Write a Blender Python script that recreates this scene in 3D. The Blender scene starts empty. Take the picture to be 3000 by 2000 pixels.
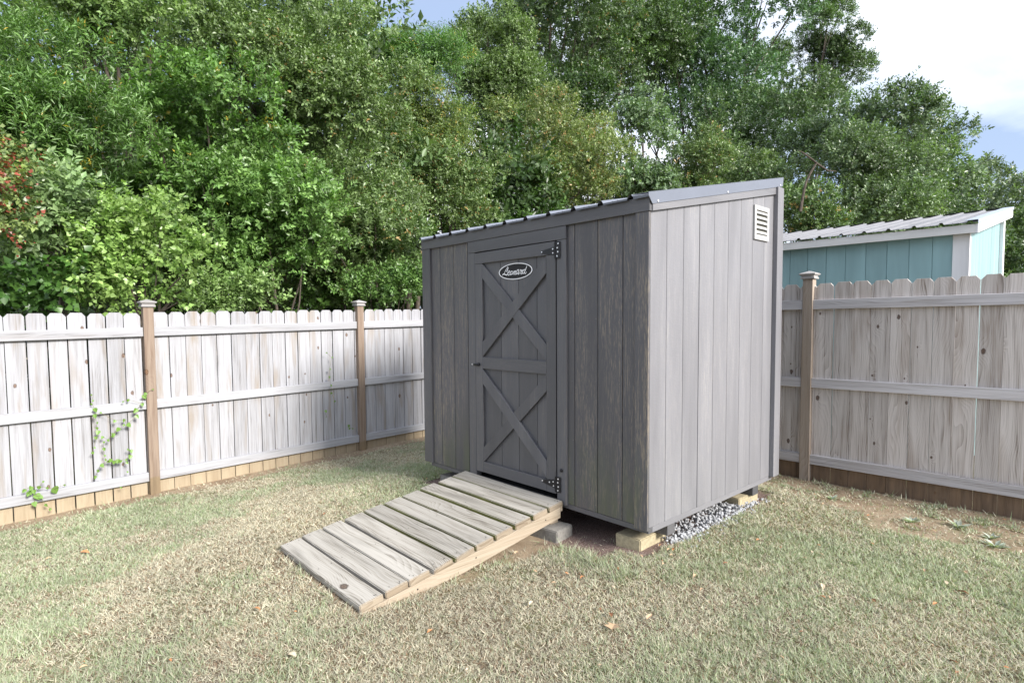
import bpy, bmesh, math, random
import numpy as np
from mathutils import Vector, Matrix
random.seed(7)
RNG = np.random.default_rng(11)
scene = bpy.context.scene
COL = scene.collection
R = math.radians

# ------------------------------------------------------------------ camera
F_PX, PITCH, ROLL, CAM_Z, CY = 1660.6, R(-3.0777), R(-0.39), 1.6512, 1030.5
cam_d = bpy.data.cameras.new('camera')
cam = bpy.data.objects.new('camera', cam_d); COL.objects.link(cam)
cam_d.sensor_width = 36.0; cam_d.lens = F_PX / 3000 * 36.0
cam_d.shift_y = (CY - 1000) / 3000
cam_d.clip_start = 0.05; cam_d.clip_end = 2000
fw = Vector((0, math.cos(PITCH), math.sin(PITCH))); up0 = Vector((0, -math.sin(PITCH), math.cos(PITCH))); rt0 = Vector((1, 0, 0))
rt = rt0 * math.cos(ROLL) + up0 * math.sin(ROLL); up = up0 * math.cos(ROLL) - rt0 * math.sin(ROLL)
m = Matrix((rt, up, -fw)).transposed().to_4x4(); m.translation = Vector((0, 0, CAM_Z))
cam.matrix_world = m
scene.camera = cam

def at(px, py, Y):
    """world point seen at photo pixel (px,py) at distance Y along world +Y"""
    u = (px - 1500) / F_PX; v = -(py - CY) / F_PX
    d = rt * u + up * v + fw
    return Vector((0, 0, CAM_Z)) + d * (Y / d.y)

# ------------------------------------------------------------------ light
SUN_AZ = R(-44); SUN_EL = R(30)            # direction towards the sun (angle in plan from +X)
sund = Vector((math.cos(SUN_AZ) * math.cos(SUN_EL), math.sin(SUN_AZ) * math.cos(SUN_EL), math.sin(SUN_EL)))
sl = bpy.data.lights.new('sun', 'SUN'); sl.energy = 1.5; sl.angle = R(14); sl.color = (1.0, 0.955, 0.89)
so = bpy.data.objects.new('sun', sl); COL.objects.link(so)
so.rotation_euler = (-sund).to_track_quat('-Z', 'Y').to_euler()
so.location = (6, -6, 9)

world = bpy.data.worlds.new('World'); scene.world = world; world.use_nodes = True
wn = world.node_tree; wn.nodes.clear()
def N(nt, typ, **kw):
    n = nt.nodes.new(typ)
    for k, v in kw.items():
        if k == 'ins':
            for a, b in v.items():
                n.inputs[a].default_value = b
        else: setattr(n, k, v)
    return n
out = N(wn, 'ShaderNodeOutputWorld'); bg = N(wn, 'ShaderNodeBackground'); bg.inputs[1].default_value = 0.05
sky = N(wn, 'ShaderNodeTexSky'); sky.sky_type = 'NISHITA'; sky.sun_disc = False
sky.sun_elevation = SUN_EL; sky.sun_rotation = math.atan2(sund.x, sund.y)
sky.air_density = 1.0; sky.dust_density = 1.5; sky.altitude = 50
tc = N(wn, 'ShaderNodeTexCoord'); sep = N(wn, 'ShaderNodeSeparateXYZ'); wn.links.new(tc.outputs['Generated'], sep.inputs[0])
zz = N(wn, 'ShaderNodeMath', operation='MAXIMUM'); wn.links.new(sep.outputs[2], zz.inputs[0]); zz.inputs[1].default_value = 0.0
za = N(wn, 'ShaderNodeMath', operation='ADD'); wn.links.new(zz.outputs[0], za.inputs[0]); za.inputs[1].default_value = 0.22
dx = N(wn, 'ShaderNodeMath', operation='DIVIDE'); dy = N(wn, 'ShaderNodeMath', operation='DIVIDE')
wn.links.new(sep.outputs[0], dx.inputs[0]); wn.links.new(za.outputs[0], dx.inputs[1])
wn.links.new(sep.outputs[1], dy.inputs[0]); wn.links.new(za.outputs[0], dy.inputs[1])
cmb = N(wn, 'ShaderNodeCombineXYZ'); sx = N(wn, 'ShaderNodeMath', operation='SUBTRACT'); wn.links.new(dx.outputs[0], sx.inputs[0]); sx.inputs[1].default_value = 0.30; wn.links.new(sx.outputs[0], cmb.inputs[0]); sy = N(wn, 'ShaderNodeMath', operation='ADD'); wn.links.new(dy.outputs[0], sy.inputs[0]); sy.inputs[1].default_value = 0.28; wn.links.new(sy.outputs[0], cmb.inputs[1]); cmb.inputs[2].default_value = 14.6
nz = N(wn, 'ShaderNodeTexNoise', ins={'Scale': 0.85, 'Detail': 7.0, 'Roughness': 0.5, 'Distortion': 0.35}); wn.links.new(cmb.outputs[0], nz.inputs['Vector'])
rp = N(wn, 'ShaderNodeValToRGB'); rp.color_ramp.elements[0].position = 0.37; rp.color_ramp.elements[1].position = 0.59
wn.links.new(nz.outputs[0], rp.inputs[0])
mx = N(wn, 'ShaderNodeMix', data_type='RGBA'); wn.links.new(rp.outputs[0], mx.inputs[0])
skb = N(wn, 'ShaderNodeMix', data_type='RGBA', blend_type='MIX'); skb.inputs[0].default_value = 0.75
wn.links.new(sky.outputs[0], skb.inputs[6]); skb.inputs[7].default_value = (2.2, 2.75, 3.9, 1)
wn.links.new(skb.outputs[2], mx.inputs[6]); mx.inputs[7].default_value = (7.0, 7.2, 7.6, 1)
wn.links.new(mx.outputs[2], bg.inputs[0]); wn.links.new(bg.outputs[0], out.inputs[0])

scene.view_settings.view_transform = 'Standard'; scene.view_settings.look = 'None'
scene.view_settings.gamma = 1.0; scene.view_settings.exposure = 2.33
scene.view_settings.use_curve_mapping = False
scene.render.engine = 'CYCLES'

# ------------------------------------------------------------------ helpers
def tag(o, label=None, cat=None, group=None, kind=None):
    if label: o['label'] = label
    if cat: o['category'] = cat
    if group: o['group'] = group
    if kind: o['kind'] = kind
    return o
def empty(name, loc=(0, 0, 0), rz=0, **kw):
    o = bpy.data.objects.new(name, None); COL.objects.link(o); o.location = loc; o.rotation_euler = (0, 0, rz)
    o.empty_display_size = 0.2
    return tag(o, **kw)
def link(name, me, parent=None, loc=None, rot=None, scale=None, **kw):
    o = bpy.data.objects.new(name, me); COL.objects.link(o)
    if parent: o.parent = parent
    if loc is not None: o.location = loc
    if rot is not None: o.rotation_euler = rot
    if scale is not None: o.scale = scale
    return tag(o, **kw)
def bm_mesh(name, bm, mats, smooth=False):
    me = bpy.data.meshes.new(name); bm.to_mesh(me); bm.free()
    for mt in (mats if isinstance(mats, (list, tuple)) else [mats]): me.materials.append(mt)
    if smooth: me.shade_smooth()
    return me
def add_box(bm, x0, x1, y0, y1, z0, z1, bev=0.0, mi=0):
    t = bmesh.new()
    vs = [t.verts.new((x, y, z)) for x in (x0, x1) for y in (y0, y1) for z in (z0, z1)]
    for f in ((0, 1, 3, 2), (4, 6, 7, 5), (0, 4, 5, 1), (2, 3, 7, 6), (0, 2, 6, 4), (1, 5, 7, 3)):
        t.faces.new([vs[i] for i in f])
    if bev: bmesh.ops.bevel(t, geom=t.edges[:], offset=bev, segments=1, affect='EDGES')
    bmesh.ops.recalc_face_normals(t, faces=t.faces[:])
    merge(bm, t, mi)
def merge(bm, t, mi=0):
    mp = {v: bm.verts.new(v.co) for v in t.verts}
    for f in t.faces:
        g = bm.faces.new([mp[v] for v in f.verts]); g.material_index = mi
    t.free()
def add_prism(bm, pts, axis, a, b, bev=0.0, mi=0):
    """polygon pts (2D) in plane perpendicular to axis, extruded from a to b"""
    def P(p, w):
        return {'x': (w, p[0], p[1]), 'y': (p[0], w, p[1]), 'z': (p[0], p[1], w)}[axis]
    t = bmesh.new()
    A = [t.verts.new(P(p, a)) for p in pts]; B = [t.verts.new(P(p, b)) for p in pts]
    t.faces.new(A); t.faces.new(B[::-1]); n = len(pts)
    for i in range(n): t.faces.new((A[i], B[i], B[(i + 1) % n], A[(i + 1) % n]))
    if bev: bmesh.ops.bevel(t, geom=t.edges[:], offset=bev, segments=1, affect='EDGES')
    bmesh.ops.recalc_face_normals(t, faces=t.faces[:])
    merge(bm, t, mi)
def box(name, mat, parent, x0, x1, y0, y1, z0, z1, bev=0.0015, **kw):
    bm = bmesh.new(); add_box(bm, x0, x1, y0, y1, z0, z1, bev)
    return link(name, bm_mesh(name, bm, mat), parent, **kw)
def prism(name, mat, parent, pts, axis, a, b, bev=0.0015, **kw):
    bm = bmesh.new(); add_prism(bm, pts, axis, a, b, bev)
    return link(name, bm_mesh(name, bm, mat), parent, **kw)
def add_tube(bm, pts, rad, n=6, mi=0):
    pts = [Vector(p) for p in pts]; rings = []
    for i, p in enumerate(pts):
        d = (pts[min(i + 1, len(pts) - 1)] - pts[max(i - 1, 0)])
        if d.length < 1e-9: d = Vector((0, 0, 1))
        d.normalize(); a = d.orthogonal().normalized() if i == 0 else (A0 - d * A0.dot(d)).normalized()
        A0 = a; b = d.cross(a); r = rad[i] if isinstance(rad, (list, tuple)) else rad
        rings.append([bm.verts.new(p + (a * math.cos(2 * math.pi * k / n) + b * math.sin(2 * math.pi * k / n)) * r) for k in range(n)])
    for i in range(len(rings) - 1):
        for k in range(n):
            f = bm.faces.new((rings[i][k], rings[i][(k + 1) % n], rings[i + 1][(k + 1) % n], rings[i + 1][k])); f.material_index = mi
    for r_ in (rings[0][::-1], rings[-1]):
        f = bm.faces.new(r_); f.material_index = mi

def value_noise(x, y, s, seed):
    g = np.random.default_rng(seed).random((256, 256))
    X = x / s + 1000.5; Y = y / s + 1000.5
    xi = np.floor(X).astype(int); yi = np.floor(Y).astype(int); fx = X - xi; fy = Y - yi
    fx = fx * fx * (3 - 2 * fx); fy = fy * fy * (3 - 2 * fy)
    q = lambda a, b: g[a % 256, b % 256]
    return (q(xi, yi) * (1 - fx) + q(xi + 1, yi) * fx) * (1 - fy) + (q(xi, yi + 1) * (1 - fx) + q(xi + 1, yi + 1) * fx) * fy
def fbm(x, y, s, seed):
    return (value_noise(x, y, s, seed) + .5 * value_noise(x, y, s / 2.1, seed + 1) + .25 * value_noise(x, y, s / 4.3, seed + 2)) / 1.75

# ------------------------------------------------------------------ materials
def new_mat(name):
    mt = bpy.data.materials.new(name); mt.use_nodes = True; nt = mt.node_tree
    b = nt.nodes['Principled BSDF']; return mt, nt, b
def ramp(nt, stops, interp='LINEAR'):
    r = nt.nodes.new('ShaderNodeValToRGB'); cr = r.color_ramp; cr.interpolation = interp
    cr.elements[0].position = stops[0][0]; cr.elements[0].color = (*stops[0][1], 1)
    cr.elements[1].position = stops[-1][0]; cr.elements[1].color = (*stops[-1][1], 1)
    for p, c in stops[1:-1]:
        e = cr.elements.new(p); e.color = (*c, 1)
    return r
def g(v): return (v, v, v)
def mixc(nt, fac, a, b, mode='MIX'):
    n = nt.nodes.new('ShaderNodeMix'); n.data_type = 'RGBA'; n.blend_type = mode
    for sock, val in ((n.inputs[0], fac), (n.inputs[6], a), (n.inputs[7], b)):
        if isinstance(val, bpy.types.NodeSocket): nt.links.new(val, sock)
        elif isinstance(val, (int, float)): sock.default_value = val
        else: sock.default_value = (*val, 1)
    return n.outputs[2]
def mth(nt, op, a, b=None, c=None):
    n = nt.nodes.new('ShaderNodeMath'); n.operation = op
    for i, v in enumerate((a, b, c)):
        if v is None: continue
        if isinstance(v, bpy.types.NodeSocket): nt.links.new(v, n.inputs[i])
        else: n.inputs[i].default_value = v
    return n.outputs[0]
def plank_coords(nt, along):
    """object coordinates turned so that Z runs along the grain, shifted by a per-object random"""
    tc = nt.nodes.new('ShaderNodeTexCoord'); oi = nt.nodes.new('ShaderNodeObjectInfo')
    sp = nt.nodes.new('ShaderNodeSeparateXYZ'); nt.links.new(tc.outputs['Object'], sp.inputs[0])
    order = {'z': (0, 1, 2), 'x': (1, 2, 0), 'y': (0, 2, 1)}[along]
    r = oi.outputs['Random']
    cb = nt.nodes.new('ShaderNodeCombineXYZ')
    for i, (k, mul) in enumerate(zip(order, (37.0, 91.0, 53.0))):
        nt.links.new(mth(nt, 'MULTIPLY_ADD', r, mul, sp.outputs[k]), cb.inputs[i])
    return cb.outputs[0], sp, r
def scaled(nt, vec, s):
    n = nt.nodes.new('ShaderNodeMapping'); n.inputs['Scale'].default_value = s; nt.links.new(vec, n.inputs[0]); return n.outputs[0]
def noise(nt, vec, scale, detail=4, rough=.55, dist=0.0):
    n = nt.nodes.new('ShaderNodeTexNoise'); nt.links.new(vec, n.inputs['Vector'])
    n.inputs['Scale'].default_value = scale; n.inputs['Detail'].default_value = detail; n.inputs['Roughness'].default_value = rough; n.inputs['Distortion'].default_value = dist
    return n.outputs[0]
def bump(nt, h, strength, dist, b):
    n = nt.nodes.new('ShaderNodeBump'); n.inputs['Strength'].default_value = strength; n.inputs['Distance'].default_value = dist
    nt.links.new(h, n.inputs['Height']); nt.links.new(n.outputs[0], b.inputs['Normal'])

def wood(name, along, light, mid, dark, knot=(.10, .055, .03), knots=.4, ring=.5, foot=None, footz=.0, foot_lo=None, var=.18, face=0, knot_scale=5.0, brown=(.30,.22,.15), browns=.5):
    mt, nt, b = new_mat(name)
    v, sp, rnd = plank_coords(nt, along)
    # the board's face: (across, along)
    sv = nt.nodes.new('ShaderNodeSeparateXYZ'); nt.links.new(v, sv.inputs[0])
    cf = nt.nodes.new('ShaderNodeCombineXYZ'); nt.links.new(sv.outputs[face], cf.inputs[0]); nt.links.new(sv.outputs[2], cf.inputs[1])
    vf = cf.outputs[0]
    vk = scaled(nt, vf, (1.0, .62, 1.0))
    vo = nt.nodes.new('ShaderNodeTexVoronoi'); vo.voronoi_dimensions = '2D'; nt.links.new(vk, vo.inputs['Vector']); vo.inputs['Scale'].default_value = knot_scale
    sc = nt.nodes.new('ShaderNodeSeparateColor'); nt.links.new(vo.outputs['Color'], sc.inputs[0])
    keep = mth(nt, 'LESS_THAN', sc.outputs[0], knots)
    dist = mth(nt, 'DIVIDE', vo.outputs['Distance'], mth(nt, 'MULTIPLY_ADD', sc.outputs[1], .75, .25))
    near = mth(nt, 'MULTIPLY', keep, mth(nt, 'SUBTRACT', 1.0, mth(nt, 'SMOOTH_MIN', mth(nt, 'MULTIPLY', dist, 2.6), 1.0, .2)))
    # long grain streaks
    s1 = noise(nt, scaled(nt, v, (42, 42, 1.6)), 1.0, 5, .6, .4)
    s2 = noise(nt, scaled(nt, v, (13, 13, .8)), 1.0, 3, .5, .8)
    s3 = noise(nt, scaled(nt, v, (140, 140, 4)), 1.0, 2, .6)
    # growth rings (cathedrals): bands across, bent by slow noise and by knots
    vd = nt.nodes.new('ShaderNodeVectorMath'); vd.operation = 'ADD'
    cb = nt.nodes.new('ShaderNodeCombineXYZ'); slow = noise(nt, scaled(nt, v, (4, 4, .9)), 1.0, 2, .5)
    nt.links.new(mth(nt, 'ADD', mth(nt, 'MULTIPLY', slow, .30), mth(nt, 'MULTIPLY', near, .05)), cb.inputs[0])
    nt.links.new(scaled(nt, vf, (1, .12, 1)), vd.inputs[0]); nt.links.new(cb.outputs[0], vd.inputs[1])
    wv = nt.nodes.new('ShaderNodeTexWave'); wv.wave_type = 'BANDS'; wv.bands_direction = 'X'; wv.wave_profile = 'SAW'
    wv.inputs['Scale'].default_value = 22; wv.inputs['Distortion'].default_value = 1.2; wv.inputs['Detail'].default_value = 2
    nt.links.new(vd.outputs[0], wv.inputs['Vector'])
    rings = wv.outputs['Fac']
    t = mth(nt, 'ADD', mth(nt, 'MULTIPLY', s1, .62), mth(nt, 'ADD', mth(nt, 'MULTIPLY', s2, .38), mth(nt, 'MULTIPLY', mth(nt, 'SUBTRACT', s3, .5), .25)))
    t = mth(nt, 'SUBTRACT', t, mth(nt, 'MULTIPLY', mth(nt, 'SUBTRACT', rings, .4), .12 * ring))
    rr = ramp(nt, [(.28, dark), (.42, mid), (.56, light), (.8, tuple(min(1, c * 1.12) for c in light))]); nt.links.new(t, rr.inputs[0])
    c = rr.outputs[0]
    bs = ramp(nt, [(.52, g(0)), (.72, g(1))]); nt.links.new(noise(nt, scaled(nt, v, (9, 9, 1.1)), 1.0, 3, .6, .5), bs.inputs[0])
    c = mixc(nt, mth(nt, 'MULTIPLY', bs.outputs[0], browns), c, brown)
    # per plank brightness
    pv = ramp(nt, [(0, g(1 - var)), (1, g(1 + var * .35))]); nt.links.new(rnd, pv.inputs[0])
    c = mixc(nt, 1.0, c, pv.outputs[0], 'MULTIPLY')
    # knot colour
    kr = ramp(nt, [(0, tuple(k * .6 for k in knot)), (.03, tuple(k * 2.4 for k in knot)), (.055, tuple(k * .7 for k in knot)), (.085, tuple(k * 1.5 for k in knot)), (1, (0, 0, 0))])
    km = ramp(nt, [(0.0, g(1)), (.062, g(1)), (.09, g(0)), (1, g(0))]); wob = mth(nt, 'ADD', dist, mth(nt, 'MULTIPLY', mth(nt, 'SUBTRACT', noise(nt, v, 75, 3), .5), .075))
    nt.links.new(wob, kr.inputs[0]); nt.links.new(wob, km.inputs[0])
    c = mixc(nt, mth(nt, 'MULTIPLY', mth(nt, 'MULTIPLY', km.outputs[0], keep), .85), c, kr.outputs[0])
    if foot is not None:
        nn = noise(nt, scaled(nt, v, (14, 14, 3)), 1.0, 4, .65, .6)
        zed = mth(nt, 'ADD', sp.outputs[{'z': 2, 'x': 0, 'y': 1}[along]], mth(nt, 'MULTIPLY', mth(nt, 'SUBTRACT', nn, .5), .06))
        mm = nt.nodes.new('ShaderNodeMapRange'); mm.inputs[1].default_value = footz - .012; mm.inputs[2].default_value = footz + .014; mm.inputs[3].default_value = 1; mm.inputs[4].default_value = 0
        nt.links.new(zed, mm.inputs[0])
        fr = ramp(nt, [(.3, foot_lo or tuple(k * .6 for k in foot)), (.62, foot)]); nt.links.new(mth(nt,'ADD',mth(nt,'MULTIPLY',nn,.6),mth(nt,'MULTIPLY',s1,.4)), fr.inputs[0])
        c = mixc(nt, mth(nt, 'MULTIPLY', mm.outputs[0], .93), c, fr.outputs[0])
    nt.links.new(c, b.inputs['Base Color']); b.inputs['Roughness'].default_value = .85
    b.inputs['Specular IOR Level'].default_value = .25
    bump(nt, mth(nt, 'ADD', mth(nt, 'MULTIPLY', s1, .7), mth(nt, 'MULTIPLY', s3, .3)), .35, .002, b)
    return mt

LW = dict(light=(.39, .392, .42), mid=(.315, .313, .33), dark=(.165, .155, .15))
M_pick_l = wood('weathered_picket_wood', 'z', **LW, foot=(.385, .315, .215), footz=.165, foot_lo=(.27, .205, .13), knots=.30, knot_scale=4.9, knot=(.085, .05, .032), brown=(.27, .225, .18), browns=.75, var=.16, ring=.35)
M_rail_l = wood('weathered_rail_wood', 'x', face=1, light=(.385, .39, .415), mid=(.33, .33, .35), dark=(.18, .175, .175), knots=.12, knot_scale=2.6, browns=.12, var=.08, ring=.4)
M_post_l = wood('brown_post_wood', 'z', light=(.27, .21, .165), mid=(.205, .15, .115), dark=(.12, .085, .06), knots=.35, knot_scale=3.5, browns=.3, foot=(.25, .185, .115), footz=.34, var=.08)
M_cap = wood('grey_cap_wood', 'x', light=(.38, .37, .37), mid=(.33, .315, .31), dark=(.2, .19, .18), knots=0.0, browns=.1)
M_pick_r = wood('grey_picket_wood', 'z', light=(.66, .61, .575), mid=(.53, .48, .445), dark=(.235, .195, .165), foot=(.20, .125, .07), footz=.245, foot_lo=(.075, .048, .03), knots=.42, knot_scale=4.8, brown=(.27, .195, .14), browns=.5, ring=1.3, knot=(.05, .025, .015), var=.2)
M_rail_r = wood('grey_rail_wood', 'x', face=1, light=(.58, .56, .57), mid=(.49, .47, .475), dark=(.30, .275, .265), knots=.2, knot_scale=3.0, browns=.2, ring=1.2, knot=(.05, .03, .02))
M_post_r = wood('tan_post_wood', 'z', light=(.43, .36, .30), mid=(.35, .285, .23), dark=(.21, .16, .12), foot=(.30, .20, .10), footz=.10, knots=.3, browns=.5, ring=1.2)
M_plank = wood('ramp_plank_wood', 'x', light=(.425, .40, .36), mid=(.345, .32, .28), dark=(.15, .132, .108), knots=.3, knot_scale=3.3, brown=(.13, .12, .105), browns=.6, ring=1.5, knot=(.05, .03, .02), var=.2)
M_string = wood('ramp_side_wood', 'y', face=1, light=(.35, .295, .23), mid=(.29, .24, .18), dark=(.18, .135, .09), knots=.15, browns=.25, brown=(.33, .25, .18), ring=.9)
M_end = wood('plank_end_wood', 'y', light=(.30, .25, .19), mid=(.23, .185, .135), dark=(.12, .09, .06), knots=0, browns=.3, ring=1.5)

def algae_mat():
    mt, nt, b = new_mat('mossy_plank_edge')
    v, sp, rnd = plank_coords(nt, 'x')
    n1 = noise(nt, scaled(nt, v, (20, 20, 3)), 1.0, 4, .6)
    r_ = ramp(nt, [(.3, (.10, .095, .045)), (.5, (.17, .17, .05)), (.7, (.27, .28, .06))]); nt.links.new(n1, r_.inputs[0])
    nt.links.new(r_.outputs[0], b.inputs['Base Color']); b.inputs['Roughness'].default_value = .9
    return mt
M_algae = algae_mat()

def paint(name, col, worn, amount, along='z', rough=.48, ripple=.6, vary=.12, mildew=0.0):
    mt, nt, b = new_mat(name)
    v, sp, rnd = plank_coords(nt, along)
    grain = noise(nt, scaled(nt, v, (95, 95, 4.5)), 1.0, 4, .65, .6)
    fine = noise(nt, scaled(nt, v, (260, 260, 22)), 1.0, 2, .6)
    big = noise(nt, scaled(nt, v, (5.5, 5.5, .7)), 1.0, 3, .55, .3)
    rip = noise(nt, scaled(nt, v, (14, 14, 62)), 1.0, 3, .6, 1.4)
    mask = mth(nt, 'MULTIPLY', mth(nt, 'ADD', mth(nt, 'MULTIPLY', grain, .6), mth(nt, 'MULTIPLY', fine, .4)), 1.0)
    wm = ramp(nt, [(.50, g(0)), (.60, g(1))]); nt.links.new(mask, wm.inputs[0])
    bm_ = ramp(nt, [(.40, g(.12)), (.66, g(1))]); nt.links.new(big, bm_.inputs[0])
    f = mth(nt, 'MULTIPLY', mth(nt, 'MULTIPLY', wm.outputs[0], bm_.outputs[0]), amount)
    cv = ramp(nt, [(.3, tuple(k * .86 for k in col)), (.7, tuple(k * 1.14 for k in col))]); nt.links.new(big, cv.inputs[0])
    pv = ramp(nt, [(0, g(1 - vary)), (1, g(1 + vary))]); nt.links.new(rnd, pv.inputs[0])
    c = mixc(nt, f, mixc(nt, 1.0, cv.outputs[0], pv.outputs[0], 'MULTIPLY'), worn)
    if mildew:
        mr = nt.nodes.new('ShaderNodeMapRange'); nt.links.new(sp.outputs[2], mr.inputs[0]); mr.inputs[1].default_value = .36; mr.inputs[2].default_value = .95; mr.inputs[3].default_value = 1; mr.inputs[4].default_value = 0
        mn = ramp(nt, [(.42, g(0)), (.62, g(1))]); nt.links.new(noise(nt, scaled(nt, v, (7, 7, 2)), 1.0, 4, .6), mn.inputs[0])
        c = mixc(nt, mth(nt, 'MULTIPLY', mth(nt, 'MULTIPLY', mr.outputs[0], mn.outputs[0]), mildew), c, (.095, .11, .06))
    nt.links.new(c, b.inputs['Base Color']); b.inputs['Roughness'].default_value = rough
    b.inputs['Specular IOR Level'].default_value = .45
    h = mth(nt, 'ADD', mth(nt, 'MULTIPLY', grain, .6), mth(nt, 'MULTIPLY', rip, ripple))
    bump(nt, h, .5, .0022, b)
    return mt
SIDE_LIT = (.192, .191, .207)  # same paint as the front, lightened to carry sunlight on the side wall
M_side_lit = paint('lit_grey_siding_paint', SIDE_LIT, (.38, .36, .33), .32, vary=.02, ripple=1.0)
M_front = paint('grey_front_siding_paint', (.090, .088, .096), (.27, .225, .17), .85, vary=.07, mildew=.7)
M_trim = paint('grey_trim_paint', (.088, .088, .096), (.22, .19, .16), .35)
M_trimx = paint('grey_trim_paint_level', (.088, .088, .096), (.22, .19, .16), .25, along='x')
M_brace = paint('grey_brace_paint', (.092, .092, .101), (.22, .19, .16), .3)
M_rake_lit = paint('lit_grey_rake_paint', SIDE_LIT, (.25, .23, .2), .2, along='y')
M_teal = paint('teal_siding_paint', (.235, .375, .39), (.27, .42, .43), .15, rough=.55)
M_white = paint('white_trim_paint', (.74, .74, .75), (.6, .6, .6), .15, rough=.5)
M_whitex = paint('white_fascia_paint', (.72, .71, .69), (.45, .4, .33), .25, along='x', rough=.5)

def simple(name, col, rough=.5, metal=0.0, nscale=0, namt=.15, bumpd=0):
    mt, nt, b = new_mat(name)
    b.inputs['Roughness'].default_value = rough; b.inputs['Metallic'].default_value = metal
    tc = nt.nodes.new('ShaderNodeTexCoord')
    n1 = noise(nt, tc.outputs['Object'], nscale or 8, 4, .6)
    r_ = ramp(nt, [(.3, tuple(k * (1 - namt) for k in col)), (.7, tuple(min(1, k * (1 + namt)) for k in col))]); nt.links.new(n1, r_.inputs[0])
    nt.links.new(r_.outputs[0], b.inputs['Base Color'])
    if bumpd: bump(nt, n1, .6, bumpd, b)
    return mt
M_metal = simple('grey_roof_metal', (.145, .16, .20), .38, .0, 3, .06)
M_galv = simple('galvanised_roof_metal', (.175, .175, .19), .5, .1, 2.5, .14)
M_flash2 = simple('pale_blue_flashing', (.32, .38, .45), .35, .1, 3, .05)
M_black = simple('black_iron', (.012, .012, .015), .4, .3, 20, .2)
M_screw = simple('bright_screw_metal', (.75, .75, .76), .3, .4, 20, .1)
M_dark = simple('dark_interior', (.02, .02, .02), .9)
M_vent = simple('white_vent_plastic', (.43, .428, .415), .4, 0, 10, .03)
M_signb = simple('black_sign_plastic', (.010, .010, .012), .75, 0, 10, .1)
M_signw = simple('white_sign_paint', (.85, .85, .87), .6, 0, 10, .02)
M_conc = simple('tan_concrete', (.36, .31, .205), .95, 0, 45, .22, .003)
M_conc2 = simple('grey_concrete', (.21, .20, .185), .95, 0, 45, .22, .003)
M_bark = simple('bark', (.085, .068, .055), .95, 0, 14, .45, .02)
M_barkl = simple('pale_bark', (.17, .145, .12), .95, 0, 14, .4, .01)
M_closure = simple('black_foam_closure', (.012, .012, .012), .9)

def stone_mat():
    mt, nt, b = new_mat('gravel_stone')
    at_ = nt.nodes.new('ShaderNodeAttribute'); at_.attribute_name = 'tint'
    nt.links.new(at_.outputs['Color'], b.inputs['Base Color']); b.inputs['Roughness'].default_value = .85
    return mt
M_stone = stone_mat()
def leaf_mat(name, trans=.28, rough=.38, spec=.55):
    mt, nt, b = new_mat(name)
    at_ = nt.nodes.new('ShaderNodeAttribute'); at_.attribute_name = 'tint'
    nt.links.new(at_.outputs['Color'], b.inputs['Base Color']); b.inputs['Roughness'].default_value = rough
    b.inputs['Specular IOR Level'].default_value = spec
    tr = nt.nodes.new('ShaderNodeBsdfTranslucent'); ms = nt.nodes.new('ShaderNodeMixShader'); ms.inputs[0].default_value = trans
    hs = nt.nodes.new('ShaderNodeMix'); hs.data_type = 'RGBA'; hs.blend_type = 'MULTIPLY'; hs.inputs[0].default_value = 1; hs.inputs[7].default_value = (1.25, 1.5, .6, 1)
    nt.links.new(at_.outputs['Color'], hs.inputs[6]); nt.links.new(hs.outputs[2], tr.inputs['Color'])
    nt.links.new(b.outputs[0], ms.inputs[1]); nt.links.new(tr.outputs[0], ms.inputs[2])
    nt.links.new(ms.outputs[0], nt.nodes['Material Output'].inputs[0])
    return mt
M_leaf = leaf_mat('tree_leaf')
M_grass = leaf_mat('grass_blade', .2, .6, .3)
def dryleaf(name, c):
    mt, nt, b = new_mat(name)
    tc = nt.nodes.new('ShaderNodeTexCoord'); n1 = noise(nt, tc.outputs['Object'], 60, 3)
    r_ = ramp(nt, [(.3, tuple(k * .75 for k in c)), (.7, c)]); nt.links.new(n1, r_.inputs[0]); nt.links.new(r_.outputs[0], b.inputs['Base Color']); b.inputs['Roughness'].default_value = .7
    return mt
M_dry = [dryleaf('tan_dry_leaf', (.52, .36, .22)), dryleaf('brown_dry_leaf', (.26, .12, .055)), dryleaf('orange_dry_leaf', (.50, .22, .09)), dryleaf('pale_dry_leaf', (.62, .50, .36))]
M_vleaf = simple('vine_leaf_green', (.13, .24, .045), .45, 0, 30, .25)

# ------------------------------------------------------------------ layout frames
O = Vector((0.8306, 3.4196, 0)); TH = R(-47.526)
ex = Vector((math.cos(TH), math.sin(TH), 0)); ey = Vector((-math.sin(TH), math.cos(TH), 0))
def S(x, y, z=0): return O + ex * x + ey * y + Vector((0, 0, z))
Q1 = Vector((-3.651, 5.707, 0)); EL = Vector((.70143, .71274, 0)); NL = Vector((-.71274, .70143, 0))      # left fence
A1 = Vector((2.7209, 5.59, 0)); E2 = Vector((.68197, -.73138, 0)); N2 = Vector((.73138, .68197, 0))          # right fence

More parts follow.
